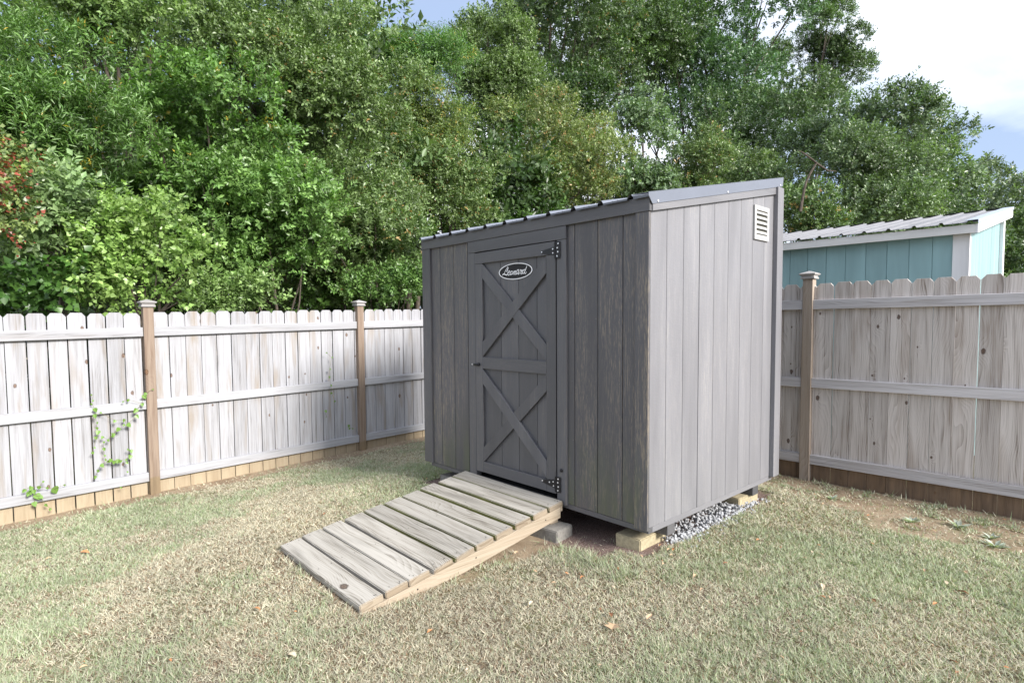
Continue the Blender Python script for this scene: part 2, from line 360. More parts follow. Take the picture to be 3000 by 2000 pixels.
# ------------------------------------------------------------------ ground
ctrl = []
for t in np.arange(-4, 5.0, .5):
    p = Q1 + EL * float(t); ctrl.append((p.x, p.y, -.088 + .02 * t, .6)); p2 = p + NL * 1.2; ctrl.append((p2.x, p2.y, -.10 + .02 * t, .8))
for s in np.arange(-3.0, 4.5, .5):
    p = A1 + E2 * float(s); ctrl.append((p.x, p.y, .092, .6)); p2 = p + N2 * 1.5; ctrl.append((p2.x, p2.y, .05, .8))
for x in (-2.4, -1.2, 0): 
    for y in (.1, .9, 1.7): p = S(x, y); ctrl.append((p.x, p.y, .2 if x > -2 else .16, .5))
p = S(-.65, -.15); ctrl.append((p.x, p.y, .155, .3))
for px_, y_ in ((-.69, -1.57), (-1.8, -1.57), (-1.2, -1.6)): p = S(px_, y_); ctrl.append((p.x, p.y, .138, .35))
p = S(-1.8, -.4); ctrl.append((p.x, p.y, .13, .4))
for q in ((2.1, 2.3, .12), (0, 1.8, .11), (-2.2, 2.3, .02), (-3.2, 3.4, -.05), (0, 0, .1), (3, 1, .1), (-3, 0, 0), (1.5, 3.0, .15), (.9, 2.9, .15), (2.2, 3.6, .12)):
    ctrl.append((*q, .7))
ctrl = np.array(ctrl)
def gh(x, y):
    x = np.asarray(x, float); y = np.asarray(y, float)
    num = np.zeros(np.broadcast(x, y).shape); den = num + 1e-4
    num = num + 1e-4 * .05
    for cx, cy, cz, r_ in ctrl:
        d2 = (x - cx) ** 2 + (y - cy) ** 2
        w = 1.0 / (d2 + .04) ** 1.6
        num = num + w * cz; den = den + w
    h = num / den
    return h + (fbm(x, y, .55, 40) - .5) * .018
def gz(x, y): return float(gh(np.array([x]), np.array([y]))[0])

def soil_masks(x, y):
    """bareness 0..1 and mulch 0..1"""
    X = (x - O.x) * ex.x + (y - O.y) * ex.y; Y = (x - O.x) * ey.x + (y - O.y) * ey.y
    dR = (A1.x - x) * N2.x + (A1.y - y) * N2.y           # distance inside right fence
    dL = (x - Q1.x) * (-NL.x) + (y - Q1.y) * (-NL.y)      # distance inside left fence
    sR = (x - A1.x) * E2.x + (y - A1.y) * E2.y
    n = fbm(x, y, .35, 5); n2 = fbm(x, y, .13, 15)
    wr = .75 + .45 * np.clip(sR / 1.5, 0, 1.6)
    bare = np.clip((wr - dR + (n - .5) * .9) / .28, 0, 1) * (dR > -.1)
    bare = bare * np.clip((n2 - .26) * 4, .2, 1)
    bl = np.clip((.20 + .14 * (n - .3) - dL) / .12, 0, 1) * (dL > -.1)
    bare = np.maximum(bare, bl)
    inside = (X > -2.45) & (X < 0.0) & (Y > -.03) & (Y < 1.85)
    mul = np.clip((.17 + (n - .5) * .2 - np.abs(Y + .02)) / .08, 0, 1) * (X > -.74 + (n - .5) * .1) * (X < -.2)
    mul = np.maximum(mul, inside * 1.0)
    rampa = (X > -1.82) & (X < -.67) & (Y > -1.6) & (Y < 0)
    strip = np.clip((.10 - np.abs(X + .62)) / .06, 0, 1) * (Y > -1.0) * (Y < 0) * np.clip((n - .3) * 4, 0, 1)
    bare = np.maximum(bare, np.maximum(rampa * 1.0, strip))
    # worn spots in the lawn
    bare = np.maximum(bare, np.clip((fbm(x, y, .10, 77) - .70) * 3, 0, .3))
    return bare, mul
def axis(lo, hi, step, far):
    a = list(np.arange(lo, hi + 1e-6, step)); l = [lo]; s = step * 2
    while l[-1] > -far: l.append(l[-1] - s); s *= 1.35
    h_ = [a[-1]]; s = step * 2
    while h_[-1] < far: h_.append(h_[-1] + s); s *= 1.35
    return np.array(l[:0:-1] + a + h_[1:])
gx = axis(-5.5, 5.5, .075, 600); gy = axis(0, 9.5, .075, 600)
GX, GY = np.meshgrid(gx, gy); GZ = gh(GX, GY)
far = np.clip((np.hypot(GX, GY - 5) - 10) / 20, 0, 1); GZ = GZ * (1 - far) + (-.1) * far
nx, ny = len(gx), len(gy)
verts = np.stack([GX, GY, GZ], -1).reshape(-1, 3)
idx = np.arange(nx * ny).reshape(ny, nx)
faces = np.stack([idx[:-1, :-1], idx[:-1, 1:], idx[1:, 1:], idx[1:, :-1]], -1).reshape(-1, 4)
def np_mesh(name, verts, faces, mats, colors=None, smooth=False):
    me = bpy.data.meshes.new(name); nv = len(verts); nf, k = faces.shape
    me.vertices.add(nv); me.vertices.foreach_set('co', verts.astype(np.float32).ravel())
    me.loops.add(nf * k); me.loops.foreach_set('vertex_index', faces.astype(np.int32).ravel())
    me.polygons.add(nf); me.polygons.foreach_set('loop_start', (np.arange(nf) * k).astype(np.int32))
    if smooth: me.polygons.foreach_set('use_smooth', np.ones(nf, bool))
    me.update(calc_edges=True)
    if colors is not None:
        a = me.color_attributes.new('tint', 'FLOAT_COLOR', 'POINT')
        a.data.foreach_set('color', np.concatenate([colors, np.ones((len(colors), 1))], 1).astype(np.float32).ravel())
    for mt in (mats if isinstance(mats, (list, tuple)) else [mats]): me.materials.append(mt)
    return me
bare, mul = soil_masks(verts[:, 0], verts[:, 1])
def ground_mat():
    mt, nt, b = new_mat('lawn_soil')
    at_ = nt.nodes.new('ShaderNodeAttribute'); at_.attribute_name = 'tint'
    sc = nt.nodes.new('ShaderNodeSeparateColor'); nt.links.new(at_.outputs['Color'], sc.inputs[0])
    tc = nt.nodes.new('ShaderNodeTexCoord'); v = tc.outputs['Object']
    n1 = noise(nt, v, 130, 5, .7); n2 = noise(nt, v, 3.0, 4, .6); n3 = noise(nt, scaled(nt, v, (1, 1, 1)), 420, 2, .6)
    th = ramp(nt, [(.3, (.05, .036, .026)), (.48, (.14, .108, .075)), (.68, (.34, .28, .20))]); nt.links.new(mth(nt, 'ADD', mth(nt, 'MULTIPLY', n1, .6), mth(nt, 'MULTIPLY', n3, .4)), th.inputs[0])
    gr = ramp(nt, [(.3, (.10, .13, .04)), (.7, (.24, .27, .10))]); nt.links.new(n1, gr.inputs[0])
    gm = ramp(nt, [(.45, g(0)), (.62, g(.5))]); nt.links.new(n2, gm.inputs[0])
    lawn = mixc(nt, gm.outputs[0], th.outputs[0], gr.outputs[0])
    dirt = ramp(nt, [(.3, (.17, .115, .075)), (.5, (.34, .26, .18)), (.7, (.46, .37, .27))]); nt.links.new(mth(nt, 'ADD', mth(nt, 'MULTIPLY', n1, .5), mth(nt, 'MULTIPLY', n2, .5)), dirt.inputs[0])
    c = mixc(nt, sc.outputs[0], lawn, dirt.outputs[0])
    mu = ramp(nt, [(.35, (.08, .052, .042)), (.5, (.20, .14, .12)), (.68, (.40, .31, .28))]); nt.links.new(n1, mu.inputs[0])
    c = mixc(nt, sc.outputs[1], c, mu.outputs[0])
    nt.links.new(c, b.inputs['Base Color']); b.inputs['Roughness'].default_value = .95; b.inputs['Specular IOR Level'].default_value = .15
    bump(nt, mth(nt, 'ADD', n1, n3), .8, .008, b)
    return mt
me = np_mesh('ground', verts, faces, ground_mat(), np.stack([bare, mul, bare * 0], 1), True)
link('ground', me, kind='structure')

# grass blades
def make_grass(n):
    xs, ys = [], []
    tot = 0
    while tot < n:
        u = RNG.uniform(-1.0, 1.22, n); 
        yy = 1.75 + (9.3 - 1.75) * RNG.random(n) ** 1.25
        k = u * 1690 / F_PX; xx = k * yy
        # density by area: correct for the widening cone a little
        keep = RNG.random(n) < np.clip(yy / 6.5, .3, 1)
        xx, yy = xx[keep], yy[keep]
        dL = (xx - Q1.x) * (-NL.x) + (yy - Q1.y) * (-NL.y); dR = (A1.x - xx) * N2.x + (A1.y - yy) * N2.y
        b_, m_ = soil_masks(xx, yy)
        X = (xx - O.x) * ex.x + (yy - O.y) * ex.y; Y = (xx - O.x) * ey.x + (yy - O.y) * ey.y
        hid = ((X > -1.82) & (X < -.69) & (Y > -1.575) & (Y < 0)) | ((X > -2.35) & (X < -.15) & (Y > .12) & (Y < 1.8)) | ((X > -.28) & (X < -.09) & (Y > .035) & (Y < .44)) | ((X > -.36) & (X < 0.02) & (Y > .44) & (Y < 1.62))
        thin = (RNG.random(len(xx)) > np.clip(b_ * 1.7, 0, .94)) & (RNG.random(len(xx)) < .45 + 1.5 * np.clip(value_noise(xx, yy, .045, 88) * .6 + value_noise(xx, yy, .11, 89) * .4 - .25, 0, 1))
        ok = (dL > .02) & (dR > .03) & thin & (RNG.random(len(xx)) > m_ * .985) & ~hid
        xs.append(xx[ok]); ys.append(yy[ok]); tot += ok.sum()
    x = np.concatenate(xs)[:n]; y = np.concatenate(ys)[:n]
    # clumping: pull blades towards tuft centres
    x = x + (value_noise(x * 1.0, y, .035, 60) - .5) * .012; y = y + (value_noise(x, y, .035, 61) - .5) * .012
    z = gh(x, y) - .002
    X = (x - O.x) * ex.x + (y - O.y) * ex.y; Y = (x - O.x) * ey.x + (y - O.y) * ey.y
    gpatch = fbm(x, y, .8, 21); gp2 = fbm(x, y, .17, 31)
    green = np.clip((gpatch - .50) * 2.6 + (gp2 - .5) * 1.5 + .34, 0, 1)
    shade = np.clip(1 - np.hypot((X + 1.9) / 1.6, (Y + .1) / 1.0), 0, 1); green = np.clip(green + shade * .9, 0, 1)
    green = np.clip(green + .22 * np.clip((X + .5) / 1.2, 0, 1), 0, 1)
    edge = np.clip(1 - np.abs(Y + .25) / .25, 0, 1) * (X > -.7) * (X < .1); green = np.clip(green + edge * .7, 0, 1)
    isg = RNG.random(n) < green * .52
    dist = np.hypot(x, y)
    rampd = np.maximum(np.maximum(-1.82 - X, X + .69), np.maximum(-1.575 - Y, Y - 0)); blkd = np.hypot(np.maximum(np.abs(X + .185) - .095, 0), np.maximum(np.abs(Y - .2) - .17, 0))
    dLf = (x - Q1.x) * (-NL.x) + (y - Q1.y) * (-NL.y); dRf = (A1.x - x) * N2.x + (A1.y - y) * N2.y
    tuft = ((rampd < .05) | (blkd < .05) | (dLf < .06) | (dRf < .09)) & (value_noise(x, y, .07, 93) > .45)
    weedy = (fbm(x, y, .09, 97) > .73)
    L = (1 + 1.3 * tuft * RNG.random(n) + .7 * weedy) * RNG.uniform(.013, .034, n) * (1 + .5 * isg * RNG.random(n)) * (1 + edge * .9)
    W = RNG.uniform(.0012, .0026, n) * np.clip(dist / 3.0, .9, 2.0)
    az = RNG.uniform(0, 2 * np.pi, n); tilt = np.where(isg, RNG.uniform(.35, 1.25, n), RNG.uniform(.8, 1.5, n))
    d = np.stack([np.cos(az) * np.sin(tilt), np.sin(az) * np.sin(tilt), np.cos(tilt)], 1)
    w = np.stack([-np.sin(az), np.cos(az), 0 * az], 1)
    roll = RNG.uniform(-.7, .7, n)[:, None]; nrm = np.cross(d, w); w = w * np.cos(roll) + nrm * np.sin(roll)
    base = np.stack([x, y, z + RNG.uniform(0, .006, n)], 1)
    v = np.stack([base - w * W[:, None], base + w * W[:, None], base + d * L[:, None]], 1).reshape(-1, 3)
    f = np.arange(n * 3).reshape(n, 3)
    straw = np.array([.60, .525, .415]); pale = np.array([.45, .465, .355]); grn = np.array([.235, .30, .155]); brn = np.array([.27, .18, .12])
    u = RNG.random((n, 1))
    cg = grn * (1 - u) + pale * u * .95; u2 = RNG.random((n, 1)); cd = np.where(u2 < .18, brn, straw * (.65 + .5 * u) + (pale - straw) * .5 * u2)
    c = np.where(isg[:, None], cg, cd) * (.8 + .4 * RNG.random((n, 1))) * (.86 + .28 * fbm(x, y, .45, 55))[:, None]
    c = np.repeat(c, 3, 0)
    return np_mesh('lawn_grass', v, f, M_grass, c)
link('lawn_grass', make_grass(760000), label='short patchy lawn of dry straw and green blades', cat='grass', kind='stuff')

# gravel
def make_gravel():
    bm = bmesh.new(); bmesh.ops.create_icosphere(bm, subdivisions=1, radius=1); bm.verts.ensure_lookup_table(); bm.verts.index_update()
    bv = np.array([v.co for v in bm.verts]); bf = np.array([[v.index for v in f.verts] for f in bm.faces]); bm.free()
    V, Fc, Cc = [], [], []; k = 0
    n = 1500
    for i in range(n):
        Y = RNG.uniform(.28, 1.66); xe = .015 + .02 * math.sin(Y * 9) - .09 * max(0, (Y - 1.25) / .4) - .05 * max(0, (.45 - Y) / .15)
        X = xe - abs(RNG.normal(0, .13)) if i > 90 else xe + abs(RNG.normal(0, .05))
        if X < -.6 or (X < -.085 and X > -.29 and Y < .45): continue
        p = S(X, Y); r_ = RNG.uniform(.006, .0155)
        z = gz(p.x, p.y) + RNG.uniform(.0, .035) * (1 if X < xe - .02 else .15)
        q = bv * (1 + RNG.uniform(-.3, .3, (len(bv), 1))) * RNG.uniform(.6, 1.15, 3) * r_
        a = RNG.uniform(0, 6.28, 3); Rm = np.array(Matrix.Rotation(a[0], 3, 'X') @ Matrix.Rotation(a[1], 3, 'Y') @ Matrix.Rotation(a[2], 3, 'Z'))
        V.append(q @ Rm.T + np.array([p.x, p.y, z])); Fc.append(bf + k); k += len(bv)
        c0 = RNG.uniform(.20, .44); Cc.append(np.tile(np.array([[c0 * .98, c0, c0 * 1.05]]), (len(bv), 1)))
    return np_mesh('gravel', np.concatenate(V), np.concatenate(Fc), M_stone, np.concatenate(Cc))
link('gravel', make_gravel(), label='strip of pale grey crushed stone under the side of the grey shed', cat='gravel', kind='stuff')

# ------------------------------------------------------------------ the grey shed
shed = empty('garden_shed', O, TH, label='dark grey wooden lean-to shed with an X-braced door and white oval sign', cat='shed')
SL = .2072
def rz(y): return 2.342 + SL * y          # line of the rake flashing's lower edge
W_ = 2.40; D_ = 1.80
# wall sheathing behind the boards
box('wall', M_dark, shed, -W_ + .02, -1.70, .009, .03, .36, 2.34, 0)
box('wall', M_dark, shed, -.70, -.02, .009, .03, .36, 2.34, 0)
prism('wall', M_side_lit, shed, [(.012, .37), (D_ - .01, .37), (D_ - .01, rz(D_)), (.012, rz(0))], 'x', -.03, -.0075, 0)
prism('wall', M_trim, shed, [(.012, .37), (D_ - .01, .37), (D_ - .01, rz(D_)), (.012, rz(0))], 'x', -W_ , -W_ + .03, 0)
box('wall', M_trim, shed, -W_ + .01, -.01, D_ - .02, D_, .37, rz(D_) - .02, 0)
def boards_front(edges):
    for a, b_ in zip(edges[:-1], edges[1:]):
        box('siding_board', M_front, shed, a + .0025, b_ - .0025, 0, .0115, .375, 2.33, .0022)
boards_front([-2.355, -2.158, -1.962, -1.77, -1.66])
boards_front([-.735, -.597, -.398, -.199, -.004])
ed = [0.004, .182, .377, .575, .773, .974, 1.164, 1.356, 1.553, 1.772]
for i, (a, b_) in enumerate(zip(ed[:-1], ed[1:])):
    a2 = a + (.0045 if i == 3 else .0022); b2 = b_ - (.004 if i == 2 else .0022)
    prism('siding_board', M_side_lit, shed, [(a2, .375), (b2, .375), (b2, rz(b2) + .0), (a2, rz(a2) + .0)], 'x', -.0105, 0, .0018)
# trims
box('corner_trim', M_front, shed, -.093, .0035, -.019, -.0005, .36, 2.300, .002)
box('corner_trim', M_trim, shed, -W_ - .012, -2.29, -.019, -.0005, .372, 2.300, .002)
box('door_jamb', M_trim, shed, -.746, -.66, -.018, .035, .362, 2.208, .002)
box('door_jamb', M_trim, shed, -1.742, -1.652, -.018, .035, .372, 2.208, .002)
box('door_header', M_trimx, shed, -1.742, -.66, -.0195, -.0005, 2.2095, 2.299, .002)
box('fascia', M_trimx, shed, -W_ - .014, .012, -.024, -.0005, 2.3005, 2.386, .002)
box('back_corner_board', M_side_lit, shed, .0008, .037, 1.712, 1.818, .372, rz(1.76) - .004, .002)
prism('rake_trim', M_rake_lit, shed, [(-.0, 2.3015), (1.7115, 2.3015 + .1998 * 1.7115), (1.7115, rz(1.7115) + .01), (-.0, rz(0) + .01)], 'x', .0006, .019, .0015)
box('rafter_end', M_signw, shed, -W_ - .05, -W_ - .0135, .005, .03, 2.335, 2.38, .002)
# floor frame and skids
box('floor_frame', M_trimx, shed, -W_ + .06, -.002, .004, .045, .338, .372, .0015)
box('floor_frame', M_rake_lit, shed, -.045, -.001, .046, D_ - .03, .338, .3735, .0015)
box('floor', M_dark, shed, -W_ + .05, -.05, .05, D_ - .03, .343, .37, 0)
for y0, y1 in ((.225, .312), (1.440, 1.535)):
    box('skid', M_trimx, shed, -W_ + .06, -.006, y0, y1, .266, .3375, .003)
# roof
def roof_part():
    bm = bmesh.new(); y0, y1 = -.045, 1.85; z0 = 2.400; s = SL
    prof = []; x = -W_ - .03; step = .2286
    ribs = [x + .03 + step * i for i in range(11)]
    prof.append((x, 0))
    for r_ in ribs:
        if r_ > 0: break
        prof += [(r_ - .022, 0), (r_ - .009, .019), (r_ + .009, .019), (r_ + .022, 0)]
        for q in (.075, .115): 
            if r_ + q + .03 < .02: prof += [(r_ + q - .006 + .02, 0), (r_ + q + .02, .003), (r_ + q + .006 + .02, 0)]
    prof.append((.02, 0))
    a = [bm.verts.new((x_, y0, z0 + z_ + s * y0)) for x_, z_ in prof]; b_ = [bm.verts.new((x_, y1, z0 + z_ + s * y1)) for x_, z_ in prof]
    c_ = [bm.verts.new((x_, y0 + .002, z0 - .0115 + z_ * .35 + s * y0)) for x_, z_ in prof]
    for i in range(len(prof) - 1):
        bm.faces.new((a[i], a[i + 1], b_[i + 1], b_[i]))
        if prof[i][1] < .01 and prof[i + 1][1] < .01: bm.faces.new((c_[i], c_[i + 1], a[i + 1], a[i]))
    return bm
link('roof_panel', bm_mesh('roof_panel', roof_part(), M_metal), shed)
prism('roof_deck', M_dark, shed, [(-.02, 2.3865), (1.80, 2.3865 + SL * 1.82), (1.80, 2.3895 + SL * 1.82), (-.02, 2.3895)], 'x', -W_, -.004, 0)
fl = bmesh.new()
add_prism(fl, [(-.012, 2.341), (-.052, 2.386), (-.052, 2.400), (1.838, 2.400 + SL * 1.89), (1.826, 2.722)], 'x', .0195, .0235, 0)
add_prism(fl, [(-.052, 2.4005), (1.838, 2.4005 + SL * 1.89), (1.838, 2.4045 + SL * 1.89), (-.052, 2.4045)], 'x', -.09, .0232, 0)
for yy in (.042, .905, 1.775):
    add_prism(fl, [(yy + .007 * math.cos(a), rz(yy) + .014 + .007 * math.sin(a)) for a in np.linspace(0, 2 * math.pi, 9)[:-1]], 'x', .0236, .0275, 0, 1)
link('rake_flashing', bm_mesh('rake_flashing', fl, [M_metal, M_screw]), shed)
nh = bmesh.new()
def nail(p, q, face):
    r_ = .0026
    ring = [(r_ * math.cos(a), r_ * math.sin(a)) for a in np.linspace(0, 2 * math.pi, 7)[:-1]]
    nh.faces.new([nh.verts.new((p + a, -.0008, q + b_) if face == 'f' else (.0008, p + a, q + b_)) for a, b_ in ring])
for xx_ in (-2.17, -1.975, -1.78, -.612, -.412, -.212):
    for zz_ in (.43, .85, 1.25, 1.65, 2.05): nail(xx_ + random.uniform(-.01, .01), zz_ + random.uniform(-.02, .02), 'f')
for yy_ in (.168, .36, .558, .755, .955, 1.15, 1.34, 1.54, 1.69):
    for zz_ in (.43, .86, 1.27, 1.68, 2.1): nail(yy_ + random.uniform(-.008, .008), zz_ + random.uniform(-.02, .02), 's')
link('nail_heads', bm_mesh('nail_heads', nh, simple('dull_nail_head', (.22, .21, .20), .5, .2, 30, .3)), shed, kind='stuff')
# vent
vb = bmesh.new()
y0, y1, z0, z1, iy0, iy1, iz0, iz1 = 1.358, 1.606, 2.262, 2.518, 1.386, 1.575, 2.300, 2.486
for b4 in ((y0, y1, z0, iz0), (y0, y1, iz1, z1), (y0, iy0, iz0, iz1), (iy1, y1, iz0, iz1)): add_box(vb, .001, .014, *b4, 0)
vent = link('wall_vent', bm_mesh('wall_vent', vb, M_vent), shed)
box('vent_back', simple('vent_recess_shade', (.10, .10, .085), .8), vent, .0004, .0012, iy0 + .0004, iy1 - .0004, iz0 + .0004, iz1 - .0004, 0)  # dark sheet paints in the shade of the shallow louvre recess
slz = [iz0 + .008 + (iz1 - iz0) * (i + .35) / 5 for i in range(5)]
for i, zc in enumerate(slz[:5]):
    prism('louvre', M_vent, vent, [(.0022, zc + .004), (.0132, zc - .012), (.0135, zc - .0015), (.004, zc + .010)], 'y', iy0 + .0005, iy1 - .0005, 0)
# door
def door_panel():
    bm = bmesh.new(); add_box(bm, -1.643, -.757, .006, .03, .43, 2.198, 0); return bm
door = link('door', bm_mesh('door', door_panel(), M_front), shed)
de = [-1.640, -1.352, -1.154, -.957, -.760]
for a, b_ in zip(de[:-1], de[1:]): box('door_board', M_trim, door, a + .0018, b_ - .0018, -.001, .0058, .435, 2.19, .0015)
F0, F1 = -.0225, -.0012
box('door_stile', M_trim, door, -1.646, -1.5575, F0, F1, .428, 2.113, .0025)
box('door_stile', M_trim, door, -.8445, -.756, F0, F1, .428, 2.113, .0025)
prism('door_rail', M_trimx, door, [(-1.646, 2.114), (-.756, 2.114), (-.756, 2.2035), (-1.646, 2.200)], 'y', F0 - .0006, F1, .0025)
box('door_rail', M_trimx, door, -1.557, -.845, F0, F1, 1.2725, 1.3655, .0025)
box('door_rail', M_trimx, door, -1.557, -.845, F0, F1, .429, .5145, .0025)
xl, xr = -1.5565, -.8455
def brace(za, zb, th, ya, yb, t0=0., t1=1.):
    # za: top of the band at left edge, zb: top of the band at right edge
    def zt(t): return za + (zb - za) * t
    X = lambda t: xl + (xr - xl) * t
    prism('door_brace', M_brace, door, [(X(t0), zt(t0) - th), (X(t1), zt(t1) - th), (X(t1), zt(t1)), (X(t0), zt(t0))], 'y', ya, yb, .0018)
brace(1.487, 2.105, .117, F0 - .0008, F1)                         # upper, rising to the right, unbroken
brace(2.112, 1.484, .116, F0 + .0016, F1)
brace(1.268, .648, .118, F0 - .0008, F1)                          # lower, falling to the right, unbroken
brace(.632, 1.270, .118, F0 + .0016, F1)
def disc(bm, x, z, r_, ya, yb, mi, n=10):
    add_prism(bm, [(x + r_ * math.cos(a), z + r_ * math.sin(a)) for a in np.linspace(0, 2 * math.pi, n + 1)[:-1]], 'y', ya, yb, 0, mi)
def hinge(zc, top, mid, screws, tri):
    bm = bmesh.new(); fy = F0 - .0016
    add_box(bm, -.748, -.708, fy - .0028, fy, zc[0], zc[1], .0008)
    add_prism(bm, tri, 'y', fy - .0028, fy, 0)
    add_tube(bm, [(-.7535, fy - .003, zc[0]), (-.7535, fy - .003, zc[1])], .0052, 8)
    for sx, sz in screws: disc(bm, sx, sz, .0055, fy - .0058, fy - .0028, 1, 8)
    return link('hinge', bm_mesh('hinge', bm, [M_black, M_screw]), door)
hinge((2.082, 2.199), 0, 0, [(-.722, 2.184), (-.730, 2.155), (-.725, 2.128), (-.732, 2.099), (-.773, 2.151), (-.772, 2.124), (-.880, 2.139)],
      [(-.758, 2.166), (-.884, 2.148), (-.893, 2.143), (-.893, 2.134), (-.884, 2.128), (-.758, 2.107)])
hinge((.445, .556), 0, 0, [(-.728, .541), (-.731, .515), (-.726, .486), (-.730, .459), (-.775, .513), (-.772, .484), (-.812, .503), (-.883, .500)],
      [(-.758, .530), (-.884, .510), (-.893, .505), (-.893, .496), (-.884, .489), (-.758, .468)])
lb = bmesh.new()
add_tube(lb, [(-1.603, -.0192, 1.306), (-1.603, -.034, 1.306)], .013, 12)
add_tube(lb, [(-1.663, -.040, 1.303), (-1.64, -.042, 1.303), (-1.60, -.040, 1.305), (-1.585, -.038, 1.306)], [.005, .009, .012, .009], 10)
add_tube(lb, [(-1.668, -.040, 1.303), (-1.6625, -.040, 1.303)], .0075, 10, 1)
link('door_handle', bm_mesh('door_handle', lb, [M_black, M_screw], True), door)
kb = bmesh.new(); bmesh.ops.create_uvsphere(kb, u_segments=14, v_segments=8, radius=.0135)
for v in kb.verts: v.co = Vector((v.co.x - .703, v.co.y * .6 - .0225, v.co.z + .607))
link('door_bumper', bm_mesh('door_bumper', kb, M_black, True), shed)
# the oval sign with its lettering
sb = bmesh.new(); cx, cz, ra, rb_ = -1.1835, 2.027, .186, .0615
def ell(a, b_, n=56): return [(cx + a * math.cos(t), cz + b_ * math.sin(t)) for t in np.linspace(0, 2 * math.pi, n + 1)[:-1]]
SY = -.0045
add_prism(sb, ell(ra + .002, rb_ + .002), 'y', SY, -.0012, 0, 0)
oo = ell(ra, rb_); ii = ell(ra - .0105, rb_ - .0062)
for i in range(56):
    j = (i + 1) % 56
    f = sb.faces.new([sb.verts.new((p[0], SY - .0012, p[1])) for p in (oo[i], oo[j], ii[j], ii[i])]); f.material_index = 1
    f = sb.faces.new([sb.verts.new(q) for q in ((oo[i][0], SY - .0012, oo[i][1]), (oo[i][0], SY, oo[i][1]), (oo[j][0], SY, oo[j][1]), (oo[j][0], SY - .0012, oo[j][1]))]); f.material_index = 1
LET = [[(-1.263, 2.062, 0.0038), (-1.265, 2.051, 0.0049), (-1.274, 2.039, 0.0049), (-1.281, 2.03, 0.0027)], [(-1.267, 2.065, 0.0022), (-1.281, 2.052, 0.0022), (-1.293, 2.037, 0.0025), (-1.304, 2.021, 0.0025), (-1.309, 2.013, 0.0033)], [(-1.325, 2.006, 0.0027), (-1.318, 2.014, 0.0044), (-1.304, 2.013, 0.0044), (-1.288, 2.007, 0.0044), (-1.274, 2.008, 0.0033), (-1.281, 2.002, 0.0022)], [(-1.264, 2.017, 0.0022), (-1.248, 2.022, 0.0025), (-1.241, 2.03, 0.0027), (-1.246, 2.035, 0.0025), (-1.259, 2.03, 0.003), (-1.266, 2.019, 0.0033), (-1.266, 2.008, 0.0033), (-1.257, 2.002, 0.0033), (-1.247, 2.006, 0.0027), (-1.236, 2.012, 0.0022)], [(-1.217, 2.031, 0.0027), (-1.231, 2.026, 0.0033), (-1.238, 2.015, 0.0033), (-1.235, 2.004, 0.0033), (-1.224, 2.006, 0.0027), (-1.216, 2.015, 0.0027), (-1.214, 2.027, 0.0027), (-1.219, 2.032, 0.0027)], [(-1.224, 2.01, 0.0022), (-1.209, 2.01, 0.0022)], [(-1.193, 2.03, 0.003), (-1.2, 2.019, 0.0033), (-1.206, 2.004, 0.003)], [(-1.202, 2.012, 0.0022), (-1.19, 2.023, 0.0025), (-1.177, 2.031, 0.003), (-1.18, 2.02, 0.0033), (-1.189, 2.008, 0.0033), (-1.184, 2.002, 0.0027), (-1.173, 2.008, 0.0022)], [(-1.14, 2.035, 0.0027), (-1.155, 2.035, 0.0033), (-1.167, 2.023, 0.0033), (-1.17, 2.011, 0.0033), (-1.165, 2.004, 0.003), (-1.153, 2.013, 0.0027), (-1.14, 2.031, 0.0027)], [(-1.14, 2.034, 0.003), (-1.145, 2.02, 0.0033), (-1.15, 2.008, 0.0033), (-1.145, 2.002, 0.003), (-1.137, 2.008, 0.0025), (-1.13, 2.016, 0.0022)], [(-1.13, 2.016, 0.0022), (-1.123, 2.033, 0.0033), (-1.12, 2.033, 0.0033), (-1.113, 2.026, 0.0027), (-1.105, 2.032, 0.0033), (-1.105, 2.024, 0.0027)], [(-1.107, 2.028, 0.0027), (-1.113, 2.018, 0.0033), (-1.12, 2.008, 0.0033), (-1.115, 2.002, 0.003), (-1.105, 2.009, 0.0022)], [(-1.071, 2.032, 0.0027), (-1.086, 2.031, 0.0033), (-1.099, 2.021, 0.0033), (-1.102, 2.01, 0.0033), (-1.096, 2.003, 0.003), (-1.084, 2.012, 0.0027), (-1.073, 2.026, 0.0027)], [(-1.056, 2.055, 0.003), (-1.064, 2.039, 0.0033), (-1.073, 2.024, 0.0033), (-1.079, 2.01, 0.0033), (-1.074, 2.001, 0.003), (-1.066, 2.005, 0.0025), (-1.059, 2.014, 0.0019)]]
lyr = 0
